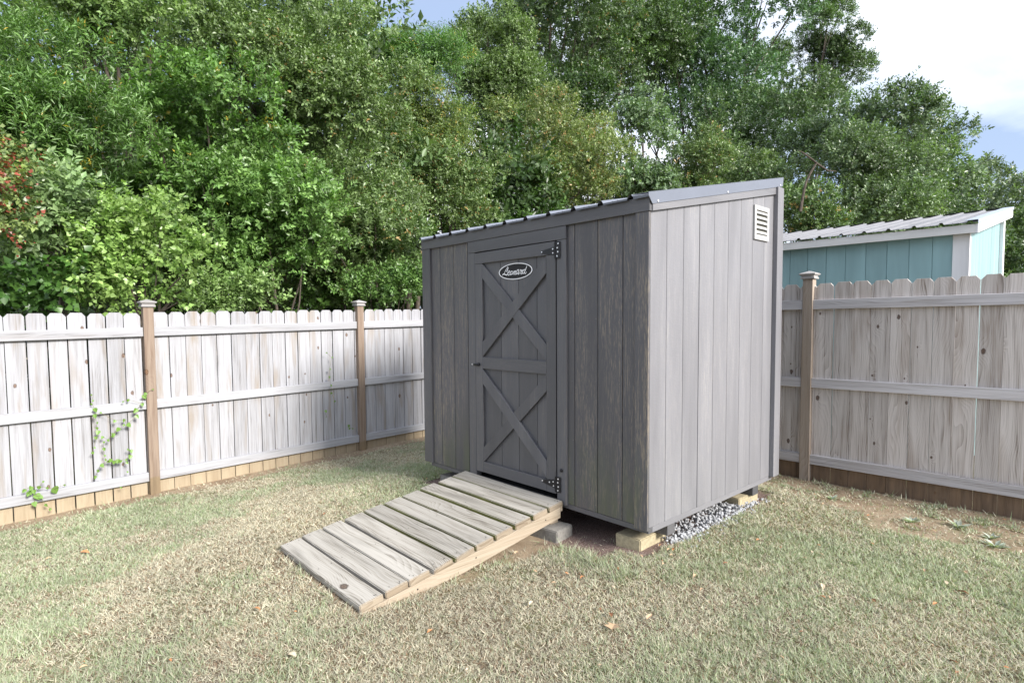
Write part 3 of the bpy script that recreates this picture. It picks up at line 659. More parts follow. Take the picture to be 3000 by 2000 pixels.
def add_stroke(bm, pts, y, mi):
    # smooth ribbon through the points (Catmull-Rom), as overlapping quads with round ends
    P = [np.array(p, float) for p in pts]; P = [2 * P[0] - P[1]] + P + [2 * P[-1] - P[-2]]; s = []
    for i in range(1, len(P) - 2):
        for t in np.linspace(0, 1, 5)[:-1]:
            s.append(.5 * ((2 * P[i]) + (-P[i - 1] + P[i + 1]) * t + (2 * P[i - 1] - 5 * P[i] + 4 * P[i + 1] - P[i + 2]) * t * t + (-P[i - 1] + 3 * P[i] - 3 * P[i + 1] + P[i + 2]) * t ** 3))
    s.append(P[-2]); L_, R_ = [], []
    for i, q in enumerate(s):
        d = s[min(i + 1, len(s) - 1)] - s[max(i - 1, 0)]; d = d[:2] / (np.linalg.norm(d[:2]) + 1e-9); n_ = np.array([-d[1], d[0]]) * q[2] * .92
        L_.append(bm.verts.new((q[0] + n_[0], y, q[1] + n_[1]))); R_.append(bm.verts.new((q[0] - n_[0], y, q[1] - n_[1])))
    for i in range(len(s) - 1):
        f = bm.faces.new((L_[i], L_[i + 1], R_[i + 1], R_[i])); f.material_index = mi
    for q in (s[0], s[-1]):
        f = bm.faces.new([bm.verts.new((q[0] + q[2] * .92 * math.cos(a), y - .00005, q[1] + q[2] * .92 * math.sin(a))) for a in np.linspace(0, 2 * math.pi, 9)[:-1]]); f.material_index = mi
for k, st in enumerate(LET): add_stroke(sb, st, SY - .0008 - .00012 * k, 1)
link('name_sign', bm_mesh('name_sign', sb, [M_signb, M_signw]), door, label='black oval plate with a white rim and white script lettering')

# ------------------------------------------------------------------ ramp
ramp_o = empty('wooden_ramp', S(-.6875, -.024, .398), TH, label='weathered wooden plank ramp leading up to the grey shed door', cat='ramp')
RW, SLP = 1.1115, math.atan2(.398 - .183, 1.554)
pe = [(-1.554, -1.416), (-1.404, -1.266), (-1.257, -1.120), (-1.097, -.958), (-.943, -.796), (-.778, -.636), (-.618, -.474), (-.452, -.315), (-.286, -.153), (-.140, 0)]
cs, sn = math.cos(SLP), math.sin(SLP)
for i, (a, b_) in enumerate(pe):
    bm = bmesh.new(); t = bmesh.new(); l = (b_ - a) / cs; th = .040
    add_box(t, -RW + random.uniform(-.006, .006), random.uniform(-.004, .003), -l / 2, l / 2, -th, 0, 0)
    bmesh.ops.subdivide_edges(t, edges=[e for e in t.edges if abs((e.verts[0].co - e.verts[1].co).x) > .5], cuts=9)
    for v in t.verts:
        wv = math.sin(v.co.x * 3.1 + i * 2) * .0035 + math.sin(v.co.x * 7 + i) * .0015
        v.co.y += wv * (1 if v.co.y > 0 else .6); v.co.z += math.sin(v.co.x * 2.2 + i * 1.3) * .0012
        if i in (3, 4) and v.co.x > -.12 and v.co.z > -.01 and v.co.y < 0: v.co.z -= .012 * (1 + v.co.x / .12); v.co.y += .012 * (1 + v.co.x / .12)
    bmesh.ops.bevel(t, geom=[e for e in t.edges if e.calc_face_angle(0) > .8], offset=.0045, segments=2, affect='EDGES')
    t.normal_update()
    for f in t.faces:
        n_ = f.normal
        f.material_index = 0
    mats = [M_plank, M_algae, M_end]
    mi_map = []
    for f in t.faces:
        n_ = f.normal; mi_map.append(2 if abs(n_.x) > .8 else (1 if n_.y < -.8 and i >= 4 else 0))
    mp = {v: bm.verts.new(v.co) for v in t.verts}
    for f, mi in zip(t.faces, mi_map):
        q = bm.faces.new([mp[v] for v in f.verts]); q.material_index = mi
    t.free()
    for sx in (-.03, -.035, -.57, -RW + .04):
        for sy in (-.033, .036):
            if random.random() < .15: continue
            x_, y_ = sx + random.uniform(-.012, .012), sy + random.uniform(-.008, .008)
            f = bm.faces.new([bm.verts.new((x_ + .0036 * math.cos(a), y_ + .0036 * math.sin(a), .0016)) for a in np.linspace(0, 2 * math.pi, 9)[:-1]]); f.material_index = 3
    yc = (a + b_) / 2
    o = link('plank', bm_mesh('plank', bm, mats + [M_black]), ramp_o, (0, yc, yc * math.tan(SLP) + random.uniform(-.002, .002)), (SLP + random.uniform(-.006, .006), random.uniform(-.003, .003), random.uniform(-.004, .004)))
zr = lambda y: y * math.tan(SLP) - .0415
sbm = bmesh.new()
for yy_ in (-.17, -.78, -1.2, -1.45):
    add_prism(sbm, [(yy_ + .005 * math.cos(a), yy_ * math.tan(SLP) - .075 + .005 * math.sin(a)) for a in np.linspace(0, 2 * math.pi, 9)[:-1]], 'x', -.0018, -.0008, 0)
link('screw_heads', bm_mesh('screw_heads', sbm, M_black), ramp_o, kind='stuff')
for sx0 in (-.040, -RW / 2 - .02, -RW + .002):
    pts = [(-1.55, zr(-1.55)), (-.020, zr(-.020)), (-.020, zr(-.02) - .075), (-.9, zr(-.9) - .085), (-1.30, zr(-1.3) - .055), (-1.55, zr(-1.55) - .012)]
    prism('side_stringer', M_string, ramp_o, pts, 'x', sx0, sx0 + .038, .002)
for sx0 in (-.046, -RW + .005):
    box('support_leg', M_string, ramp_o, sx0 - .035 if sx0 > -.5 else sx0 + .036, sx0 + .004 if sx0 > -.5 else sx0 + .075, -.082, -.003, -.165, -.05, .002)
box('end_board', M_string, ramp_o, -RW, -.0015, -.0185, -.001, -.165 + .09, -.0415, .002)

# ------------------------------------------------------------------ concrete blocks
def block(label, c, sx, sy, top, rot, mat, bottom=-.05):
    bm = bmesh.new(); h = top - bottom
    add_box(bm, -sx / 2, sx / 2, -sy / 2, sy / 2, -h, 0, 0)
    bmesh.ops.subdivide_edges(bm, edges=bm.edges[:], cuts=3, use_grid_fill=True)
    for v in bm.verts: v.co += Vector([random.uniform(-.0016, .0016) for _ in range(3)])
    bmesh.ops.bevel(bm, geom=[e for e in bm.edges if e.calc_face_angle(0) > 1.0], offset=.006, segments=2, affect='EDGES')
    p = S(*c); return link('concrete_block', bm_mesh('concrete_block', bm, mat, False), None, (p.x, p.y, top), (0, 0, TH + rot), label=label, cat='block', group='concrete blocks under the shed and ramp')
block('tan solid concrete block under the near corner of the grey shed', (-.185, .205), .19, .34, .2655, R(2), M_conc)
block('tan concrete block under the rear skid, at the far end of the gravel strip', (-.21, 1.455), .34, .30, .2655, R(-3), M_conc)
block('low grey concrete paver under the upper right corner of the wooden ramp', (-.735, -.095), .235, .19, .232, R(8), M_conc2)
block('concrete block under the far left front corner of the grey shed', (-2.15, .2), .19, .34, .2655, R(-2), M_conc2)

# ------------------------------------------------------------------ fences
def picket_mesh(name, w, h, mat, seed, th=.016, ear=.031):
    r_ = random.Random(seed); bm = bmesh.new(); e1, e2_ = ear * r_.uniform(.8, 1.15), ear * r_.uniform(.8, 1.15)
    pts = [(-w / 2, 0), (w / 2, 0), (w / 2, h - e1), (w / 2 - e1 * .85, h), (-w / 2 + e2_ * .85, h), (-w / 2, h - e2_)]
    add_prism(bm, pts, 'y', 0, th, .0012)
    return bm_mesh(name, bm, mat)
def post_with_cap(fence, loc, z0, ztop, mat, rz_, w=.09, capz=.075):
    p = box('post', mat, fence, -w / 2, w / 2, 0, w, 0, ztop - z0, .003, loc=(loc[0], loc[1], z0))
    bm = bmesh.new(); h = ztop - z0; c = w / 2
    lv = [(0, .062), (.016, .062), (.018, .055), (.030, .057), (.036, .068), (.046, .073), (.052, .070), (.076, .004)]
    rings = []
    for z_, r_ in lv: rings.append([bm.verts.new((sx * r_, c + sy * r_, h + z_)) for sx, sy in ((-1, -1), (1, -1), (1, 1), (-1, 1))])
    for a, b_ in zip(rings[:-1], rings[1:]):
        for k in range(4): bm.faces.new((a[k], a[(k + 1) % 4], b_[(k + 1) % 4], b_[k]))
    bm.faces.new(rings[0][::-1]); bm.faces.new(rings[-1])
    link('post_cap', bm_mesh('post_cap', bm, M_cap), p)
    return p
# left fence: local x along EL, local -y towards the yard
fl_ = empty('wooden_fence', Q1, math.atan2(EL.y, EL.x), label='sun-bleached dog-ear picket fence running behind the left side of the shed', cat='fence')
meshes = [picket_mesh('picket', .1455, 1.875, M_pick_l, i) for i in range(5)]
edges = [-.052 - .148 * k for k in range(18, -1, -1)][:-0 or None]
lefts = [(-.052 - .148 * (k + 1), .148) for k in range(17)] + [(-.052, .089)] + [(.037 + .1525 * k, .1525) for k in range(30)]
for x0, wd in lefts:
    if x0 > 4.5: continue
    xc = x0 + wd / 2; zt = 1.766 + .0205 * xc + random.uniform(-.006, .006)
    gap = .006 if x0 > 0 else .0085
    o = link('picket', random.choice(meshes), fl_, (xc, .052, zt - 1.875), (random.uniform(-.002, .002), random.uniform(-.0022, .0022), random.uniform(-.01, .01)), ((wd - gap - random.uniform(-.002, .004)) / .1455, 1, 1))
for (a, b_) in ((-2.35, -.047), (.047, 2.346), (2.436, 4.54)):
    for zc, sl_ in ((1.572, .019), (.838, .0125), (.101, .0110)):
        L_ = b_ - a; bm = bmesh.new(); add_box(bm, -L_ / 2, L_ / 2, 0, .037, -.0455, .0455, .003)
        xc = (a + b_) / 2
        link('rail', bm_mesh('rail', bm, M_rail_l), fl_, (xc, .0145 + random.uniform(-.002, .002), zc + sl_ * xc), (0, -math.atan(sl_) + random.uniform(-.001, .001), 0))
for xp in (-2.395, 0.0, 2.391): post_with_cap(fl_, (xp, -.008), -.25, 1.822 + .019 * xp, M_post_l, 0)
# right fence
fr_ = empty('wooden_fence', A1, math.atan2(E2.y, E2.x), label='grey-brown dog-ear picket fence right of the shed, in front of the teal building', cat='fence')
meshes = [picket_mesh('picket', .1487, 1.935, M_pick_r, 50 + i, .016, .036) for i in range(5)]
for k in range(-32, 22):
    x0 = .2505 + .1515 * k; xc = x0 + .0757
    zt = 1.989 + .003 * xc + random.uniform(-.005, .005)
    if xc < -4.5: continue
    o = link('picket', random.choice(meshes), fr_, (xc + random.uniform(-.001, .001), .022, zt - 1.935), (random.uniform(-.003, .003), random.uniform(-.0018, .0018), random.uniform(-.012, .012)), (random.uniform(.985, 1.0), 1, 1))
for (a, b_) in ((-4.58, -2.25), (-2.16, .140), (.231, 2.55), (2.64, 4.4)):
    for zc, sl_ in ((1.789, .005), (1.040, .011), (.301, .006)):
        L_ = b_ - a; bm = bmesh.new(); add_box(bm, -L_ / 2, L_ / 2, 0, .037, -.0455, .0455, .003); xc = (a + b_) / 2
        link('rail', bm_mesh('rail', bm, M_rail_r), fr_, (xc, -.016, zc + sl_ * xc), (0, -math.atan(sl_), 0))
for xp in (-4.63, -2.205, .186, 2.595): post_with_cap(fr_, (xp, -.030), -.2, 2.037, M_post_r, 0)

# ------------------------------------------------------------------ climbing vines on the left fence
def leaf_mesh(name, mat, heart=True, curl=.25, n=4):
    # heart-shaped leaf about 1 unit long in the XZ plane, base at the origin, tip towards -Z
    prof = [(0, 0.04), (.28, .14), (.46, 0.0), (.48, -.25), (.34, -.55), (.15, -.82), (0, -1.0)] if heart else [(0, 0), (.12, -.15), (.22, -.4), (.2, -.65), (.1, -.85), (0, -1)]
    bm = bmesh.new(); mid = [bm.verts.new((0, 0, z)) for _, z in prof]
    for sgn in (-1, 1):
        sd = [bm.verts.new((sgn * x, -abs(x) * curl, z)) for x, z in prof]
        for i in range(len(prof) - 1):
            q = [mid[i], sd[i], sd[i + 1], mid[i + 1]]
            try: bm.faces.new(q if sgn > 0 else q[::-1])
            except Exception: pass
    bmesh.ops.remove_doubles(bm, verts=bm.verts[:], dist=1e-4)
    return bm_mesh(name, bm, mat)
LM = leaf_mesh('leaf', M_vleaf)
M_stem = simple('vine_stem', (.16, .15, .07), .8)
def vine(label, pts, size, stems):
    root = empty('climbing_vine', Q1 + EL * pts[0][0] + NL * (-.03) , math.atan2(EL.y, EL.x), label=label, cat='vine')
    x0 = pts[0][0]
    for t, z, s in pts:
        k = s * size; yy = random.uniform(-.015, .012)
        link('leaf', LM, root, (t - x0, yy, z + k * .4), (random.uniform(-.5, .3), random.uniform(-.7, .7), random.uniform(-.7, .7)), (k, k, k))
    bm = bmesh.new()
    for st in stems:
        add_tube(bm, [(pts[i][0] - x0, .004 + .004 * math.sin(i), pts[i][1] + .3 * pts[i][2] * size) for i in st], .0016, 5)
    link('stem', bm_mesh('stem', bm, M_stem), root)
V1 = [(-0.478, 0.838, 26), (-0.48, 0.78, 26), (-0.435, 0.804, 12), (-0.488, 0.927, 12), (-0.499, 0.895, 12), (-0.466, 0.712, 14), (-0.468, 0.662, 16), (-0.457, 0.618, 26), (-0.479, 0.569, 20), (-0.423, 0.565, 18), (-0.387, 0.532, 16), (-0.418, 0.52, 12), (-0.496, 0.478, 12), (-0.514, 0.431, 16), (-0.421, 0.453, 20), (-0.42, 0.389, 12), (-0.41, 0.347, 14), (-0.394, 0.323, 16), (-0.372, 0.336, 22), (-0.342, 0.311, 22), (-0.31, 0.314, 26), (-0.293, 0.311, 20), (-0.248, 0.317, 14), (-0.245, 0.286, 16), (-0.207, 0.339, 26), (-0.202, 0.394, 22), (-0.229, 0.416, 14), (-0.239, 0.197, 12), (-0.451, 0.297, 24), (-0.473, 0.251, 18), (-0.497, 0.194, 20), (-0.322, 0.708, 18), (-0.246, 0.706, 20), (-0.221, 0.653, 28), (-0.291, 0.622, 26), (-0.342, 0.576, 26), (-0.143, 0.79, 30), (-0.147, 0.73, 24), (-0.091, 0.846, 22), (-0.073, 0.922, 28), (-0.055, 0.947, 20), (0.003, 0.99, 10), (-0.209, 0.902, 18), (-0.252, 0.893, 10), (-0.499, 0.982, 10), (-0.255, 0.662, 14), (-0.35, 0.569, 14), (-0.299, 0.053, 12)]
vine('green heart-leaved vine trailing across the middle of the left fence beside its post', V1, .0016,
     [(44, 3, 4, 0, 1, 5, 6, 7, 8, 12, 13), (9, 10, 11, 14, 15, 16, 17, 18, 19, 20, 21, 22, 24, 25, 26), (1, 2, 31, 32, 33, 34, 35, 10), (33, 37, 36, 38, 39, 40, 41), (43, 42, 38), (17, 28, 29, 30)])
V2 = [(-0.967, 0.19, 18), (-1.009, 0.178, 14), (-0.95, 0.158, 16), (-0.986, 0.139, 16), (-0.911, 0.184, 14), (-0.91, 0.094, 14), (-0.935, 0.102, 24), (-0.809, 0.13, 30), (-0.856, 0.166, 10), (-0.952, 0.041, 18), (-0.873, 0.015, 12), (-0.84, -0.031, 10), (-0.73, 0.167, 8), (-0.88, 0.234, 8), (-0.979, 0.151, 16)]
vine('small green vine sprig over the bottom rail near the left end of the left fence', V2, .0024, [(12, 7, 8, 4, 0, 1), (0, 2, 6, 5, 10, 11), (6, 9), (13, 4)])
V3 = [(1.956, 1.215, 8), (1.93, 1.069, 14), (1.92, 0.967, 12), (1.938, 0.863, 10), (1.948, 0.764, 12), (1.981, 0.661, 10), (1.851, 0.549, 14), (1.872, 0.476, 8), (2.184, 0.318, 14), (2.177, 0.285, 12), (2.233, 0.277, 8), (1.884, 1.275, 8)]
vine('sparse thin vine climbing the fence close to the post nearest the shed', V3, .0024, [(11, 0, 1, 2, 3, 4, 5), (6, 7), (8, 9, 10)])

# ------------------------------------------------------------------ teal neighbour building
NO = Vector((4.576, 5.727, 0)); NT = R(-47)
ns_ = empty('neighbour_shed', NO, NT, label='teal outbuilding with white trim and a sloping metal roof beyond the right fence', cat='shed')
NWD = 3.6; ND = 2.17; nsl = .178
wz = lambda y: 2.50 + nsl * y
box('wall', M_teal, ns_, -NWD, -.02, .009, .03, .1, 2.54, 0)
prism('wall', M_teal, ns_, [(.02, .1), (ND, .1), (ND, wz(ND)), (.02, wz(.02))], 'x', -.035, -.008, 0)
box('wall', M_teal, ns_, -NWD, -.04, ND - .03, ND, .1, wz(ND) - .03, 0)
prism('wall', M_teal, ns_, [(.02, .1), (ND, .1), (ND, wz(ND)), (.02, wz(.02))], 'x', -NWD, -NWD + .03, 0)
k = 0; x = -.29
fe = [0 - .02] ; xx = -1.7125 - .2032 * 9
es = [-1.7125 + .2032 * i for i in range(-9, 9)]
es = [e for e in es if e < -.15] + [-.11]
for a, b_ in zip(es[:-1], es[1:]): box('siding_board', M_teal, ns_, a + .0025, b_ - .0025, 0, .0115, .12, 2.53, .002)
es = [.03] + [.07 + .2 * i for i in range(1, 10)] + [2.09]
for a, b_ in zip(es[:-1], es[1:]): prism('siding_board', M_teal, ns_, [(a + .0025, .12), (b_ - .0025, .12), (b_ - .0025, wz(b_)), (a + .0025, wz(a))], 'x', -.0105, 0, .002)
box('corner_board', M_white, ns_, -.120, .018, -.018, -.0005, .12, 2.495, .002)
box('corner_board', M_white, ns_, .0008, .0185, .0002, .035, .12, 2.50, .002)
box('corner_board', M_white, ns_, .0008, .04, 2.095, 2.20, .12, wz(2.1) + .02, .002)
box('fascia', M_whitex, ns_, -NWD - .05, .072, -.118, -.098, 2.487, 2.572, .002)
box('soffit', M_whitex, ns_, -NWD, .05, -.097, .0, 2.50, 2.515, .001)
prism('rake_board', M_white, ns_, [(-.118, 2.484), (2.36, 2.484 + nsl * 2.478), (2.36, 2.572 + nsl * 2.478), (-.118, 2.572)], 'x', .0725, .092, .002)
prism('soffit', M_whitex, ns_, [(-.09, 2.52), (2.34, 2.52 + nsl * 2.43), (2.34, 2.53 + nsl * 2.43), (-.09, 2.53)], 'x', .0008, .0720, 0)
def nroof():
    bm = bmesh.new(); y0, y1 = -.15, 2.40; z0 = 2.590
    prof = [(-NWD - .06, 0)]; r_ = -1.791 - .2275 * 8
    cl = []
    while r_ < .06:
        prof += [(r_ - .024, 0), (r_ - .010, .020), (r_ + .010, .020), (r_ + .024, 0), (r_ + .088, 0), (r_ + .094, .004), (r_ + .100, 0), (r_ + .134, 0), (r_ + .140, .004), (r_ + .146, 0)]; cl.append(r_); r_ += .2275
    prof = [p for p in prof if p[0] < .09] + [(.093, 0)]
    n_ = 6; rows = []
    for j in range(n_ + 1):
        y = y0 + (y1 - y0) * j / n_
        rows.append([bm.verts.new((x_, y, z0 + z_ + nsl * (y - y0) + random.uniform(-.0012, .0012))) for x_, z_ in prof])
    for j in range(n_):
        for i in range(len(prof) - 1): bm.faces.new((rows[j][i], rows[j][i + 1], rows[j + 1][i + 1], rows[j + 1][i]))
    for i in range(len(prof) - 1):     # thin eave lip
        if prof[i][1] < .01 and prof[i + 1][1] < .01:
            a, b_ = prof[i], prof[i + 1]
            bm.faces.new([bm.verts.new(q) for q in ((a[0], y0 + .001, z0 - .004), (b_[0], y0 + .001, z0 - .004), (b_[0], y0 + .001, z0 + b_[1]), (a[0], y0 + .001, z0 + a[1]))])
    return bm, cl
nb, cl = nroof()
link('roof_panel', bm_mesh('roof_panel', nb, M_galv), ns_)
zt_ = 2.590 + nsl * 2.55
for r_ in cl:
    prism('roof_closure', M_closure, ns_, [(r_ + .024, zt_ + .002), (min(r_ + .2035, .09), zt_ + .002), (min(r_ + .2035, .09), zt_ + .024), (r_ + .035, zt_ + .016)], 'y', 2.375, 2.395, 0)
nf = bmesh.new()
add_prism(nf, [(-.152, 2.573), (2.40, 2.573 + nsl * 2.552), (2.40, 2.606 + nsl * 2.552), (-.152, 2.606)], 'x', .0925, .0965, 0)
add_prism(nf, [(-.152, 2.6065), (2.40, 2.6065 + nsl * 2.552), (2.40, 2.6105 + nsl * 2.552), (-.152, 2.6105)], 'x', -.01, .0965, 0)
link('rake_flashing', bm_mesh('rake_flashing', nf, M_flash2), ns_)

# ------------------------------------------------------------------ fallen leaves
def dry_mesh(name, mat, kind):
    if kind == 'oak': prof = [(0, 0), (.10, -.12), (.22, -.3), (.16, -.42), (.30, -.55), (.18, -.7), (.14, -.85), (0, -1)]
    elif kind == 'lobed': prof = [(0, 0.0), (.2, -.05), (.62, -.12), (.30, -.38), (.55, -.62), (.18, -.66), (0, -1)]
    else: prof = [(0, 0), (.14, -.15), (.24, -.42), (.2, -.7), (.09, -.88), (0, -1)]
    bm = bmesh.new(); mid = [bm.verts.new((0, z, .10 * math.sin(-z * 3.1))) for _, z in prof]
    for sg in (-1, 1):
        sd = [bm.verts.new((sg * x, z, .10 * math.sin(-z * 3.1) + abs(x) * (.55 if kind != 'lobed' else .25))) for x, z in prof]
        for i in range(len(prof) - 1):
            bm.faces.new([mid[i], sd[i], sd[i + 1], mid[i + 1]])
    bmesh.ops.remove_doubles(bm, verts=bm.verts[:], dist=1e-4)
    return bm_mesh(name, bm, mat)
DM = {(k, i): dry_mesh('fallen_leaf', M_dry[i], k) for k in ('oak', 'plain', 'lobed') for i in range(4)}
GRP = 'dry leaves fallen on the lawn'
CN = ['tan', 'brown', 'orange', 'pale cream']
def zone(x, y):
    v = Vector((x, y, 0)); X = (v - O).dot(ex); Y = (v - O).dot(ey)
    if (A1 - v).dot(N2) < 1.0: return 'in the bare strip along the right fence'
    if abs(X) < .35 and abs(Y) < .5: return 'by the near corner of the grey shed'
    if (v - Q1).dot(-NL) < 1.2: return 'on the grass close to the left fence'
    if X < -1.85: return 'on the lawn left of the ramp'
    if Y < -1.6: return 'on the lawn below the foot of the ramp'
    if X < 0.2: return 'on the grass between the ramp and the shed corner'
    return 'on the open lawn right of the shed'
def dry(x, y, size, kind, ci, label=None, rot=None):
    if not label: label = ('small %s dry %s ' % (CN[ci], 'wavy-edged leaf' if kind == 'oak' else 'oval leaf')) + zone(x, y)
    link('fallen_leaf', DM[(kind, ci)], None, (x, y, gz(x, y) + .021), (random.uniform(-.35, .35), random.uniform(-.35, .35), rot if rot is not None else random.uniform(0, 6.28)), (size * 1.2,) * 3,
         label=label or 'small dry leaf lying among the grass of the lawn', cat='leaf', group=GRP)
dry(.47, 2.65, .058, 'lobed', 0, 'large tan lobed leaf in the lower centre of the lawn', 2.6)
dry(.49, 2.76, .040, 'oak', 1, 'dark brown curled leaf just above the large tan lobed leaf')
dry(.41, 3.19, .034, 'plain', 2, 'orange leaf between the ramp and the near concrete block')
dry(1.73, 3.11, .042, 'plain', 3, 'pale cream leaf in the middle of the lawn right of the shed')
dry(2.45, 3.06, .050, 'oak', 1, 'dark brown leaf on the lawn toward the right edge')
dry(2.46, 3.14, .040, 'plain', 3, 'pale leaf lying beside the dark brown leaf on the right')
dry(2.68, 3.27, .044, 'oak', 0, 'tan curled leaf nearest the right edge of the lawn')
dry(.08, 2.9, .032, 'plain', 3, 'pale narrow leaf in front of the ramp, lower centre')
dry(-1.33, 2.9, .036, 'plain', 2, 'orange-brown leaf left of the ramp foot')
dry(-1.03, 2.5, .040, 'plain', 3, 'pale leaf on the grass below the ramp, lower left')
dry(-3.2, 4.1, .055, 'oak', 2, 'long orange-brown leaf near the left fence')
small = [(.24, 3.13), (.32, 3.23), (.56, 3.05), (.66, 2.74), (1.02, 3.02), (.84, 3.13), (1.03, 3.17), (1.69, 2.97), (1.96, 3.56), (2.51, 3.79), (1.66, 2.94), (1.9, 2.9), (2.45, 3.3), (-2.07, 3.0), (-2.01, 2.59), (-1.6, 2.55), (-3.35, 4.03), (-1.84, 3.82), (.32, 3.56), (-1.05, 5.0), (-.81, 5.3), (-.95, 5.4), (1.18, 2.4), (1.93, 2.53), (2.13, 4.36), (2.41, 3.75), (.03, 3.57), (-2.1, 2.95), (1.8, 3.46), (1.93, 3.59), (1.13, 3.83), (1.49, 3.65), (.96, 3.47), (.14, 3.28), (1.94, 2.4), (-1.9, 4.6), (-2.4, 4.2), (-1.5, 4.4), (-.2, 2.4), (.9, 3.3), (.86, 3.42), (1.0, 3.5), (1.3, 3.35), (2.7, 4.3), (3.0, 4.0), (2.2, 2.9), (-.4, 2.7), (-2.8, 3.6), (-1.0, 4.6)]
for x, y in small: dry(x, y, random.uniform(.018, .034), random.choice(('oak', 'plain')), random.choice((0, 0, 1, 2, 3)))
# scattered tiny ones beside the sheds' corner and fences
for _ in range(70):
    u = random.random()
    if u < .25: p = S(random.uniform(-.25, .2), random.uniform(-.3, .25))
    elif u < .6: p = A1 + E2 * random.uniform(-.2, 2.2) - N2 * random.uniform(.1, 1.0)
    else: p = Vector((random.uniform(-2.5, 2.6), random.uniform(2.1, 4.2), 0))
    X = (p - O).dot(ex); Y = (p - O).dot(ey)
    if -1.9 < X < -.05 and Y > -1.7: continue
    dry(p.x, p.y, random.uniform(.012, .024), random.choice(('oak', 'plain')), random.choice((0, 1, 2, 2, 3)))
# grey-green weeds by the right fence
def weed_mesh(seed):
    r_ = np.random.default_rng(seed); V, Fc, Cc = [], [], []; k = 0
    for i in range(26):
        a = r_.uniform(0, 6.28); L_ = r_.uniform(.03, .085); t = r_.uniform(.9, 1.45); d = np.array([math.cos(a) * math.sin(t), math.sin(a) * math.sin(t), math.cos(t)]); w = np.array([-math.sin(a), math.cos(a), 0]) * L_ * .16
        b0 = np.array([r_.uniform(-.01, .01), r_.uniform(-.01, .01), 0]); V += [b0, b0 + d * L_ * .5 - w + [0, 0, .006], b0 + d * L_, b0 + d * L_ * .5 + w + [0, 0, .006]]; Fc += [[k, k + 1, k + 2], [k, k + 2, k + 3]]; k += 4
        c = np.array([.46, .50, .43]) * r_.uniform(.6, 1.2); Cc += [c] * 4
    return np_mesh('weed', np.array(V), np.array(Fc), M_leaf, np.array(Cc))
def lawn_at(px, py):
    lo, hi = 1.5, 12.0
    for _ in range(30):
        mid = (lo + hi) / 2; p = at(px, py, mid)
        if p.z > gz(p.x, p.y): lo = mid
        else: hi = mid
    return at(px, py, lo)
WLAB = ['grey-green weed rosette nearest the right fence post', 'grey-green weed rosette in the bare strip, mid fence', 'larger grey-green weed rosette on the dirt toward the right edge', 'grey-green weed sprawl in the dirt below the right end of the fence', 'small weed beside the bare soil at the right edge']
for i, (a, b_) in enumerate(((2437, 1463), (2672, 1530), (2808, 1545), (2905, 1578), (2915, 1602))):
    p = lawn_at(a, b_); link('weed', weed_mesh(i), None, (p.x, p.y, p.z), (0, 0, random.uniform(0, 6)), (.9 + .2 * (i % 3),) * 3, label=WLAB[i], cat='weed', group='weeds along the right fence')

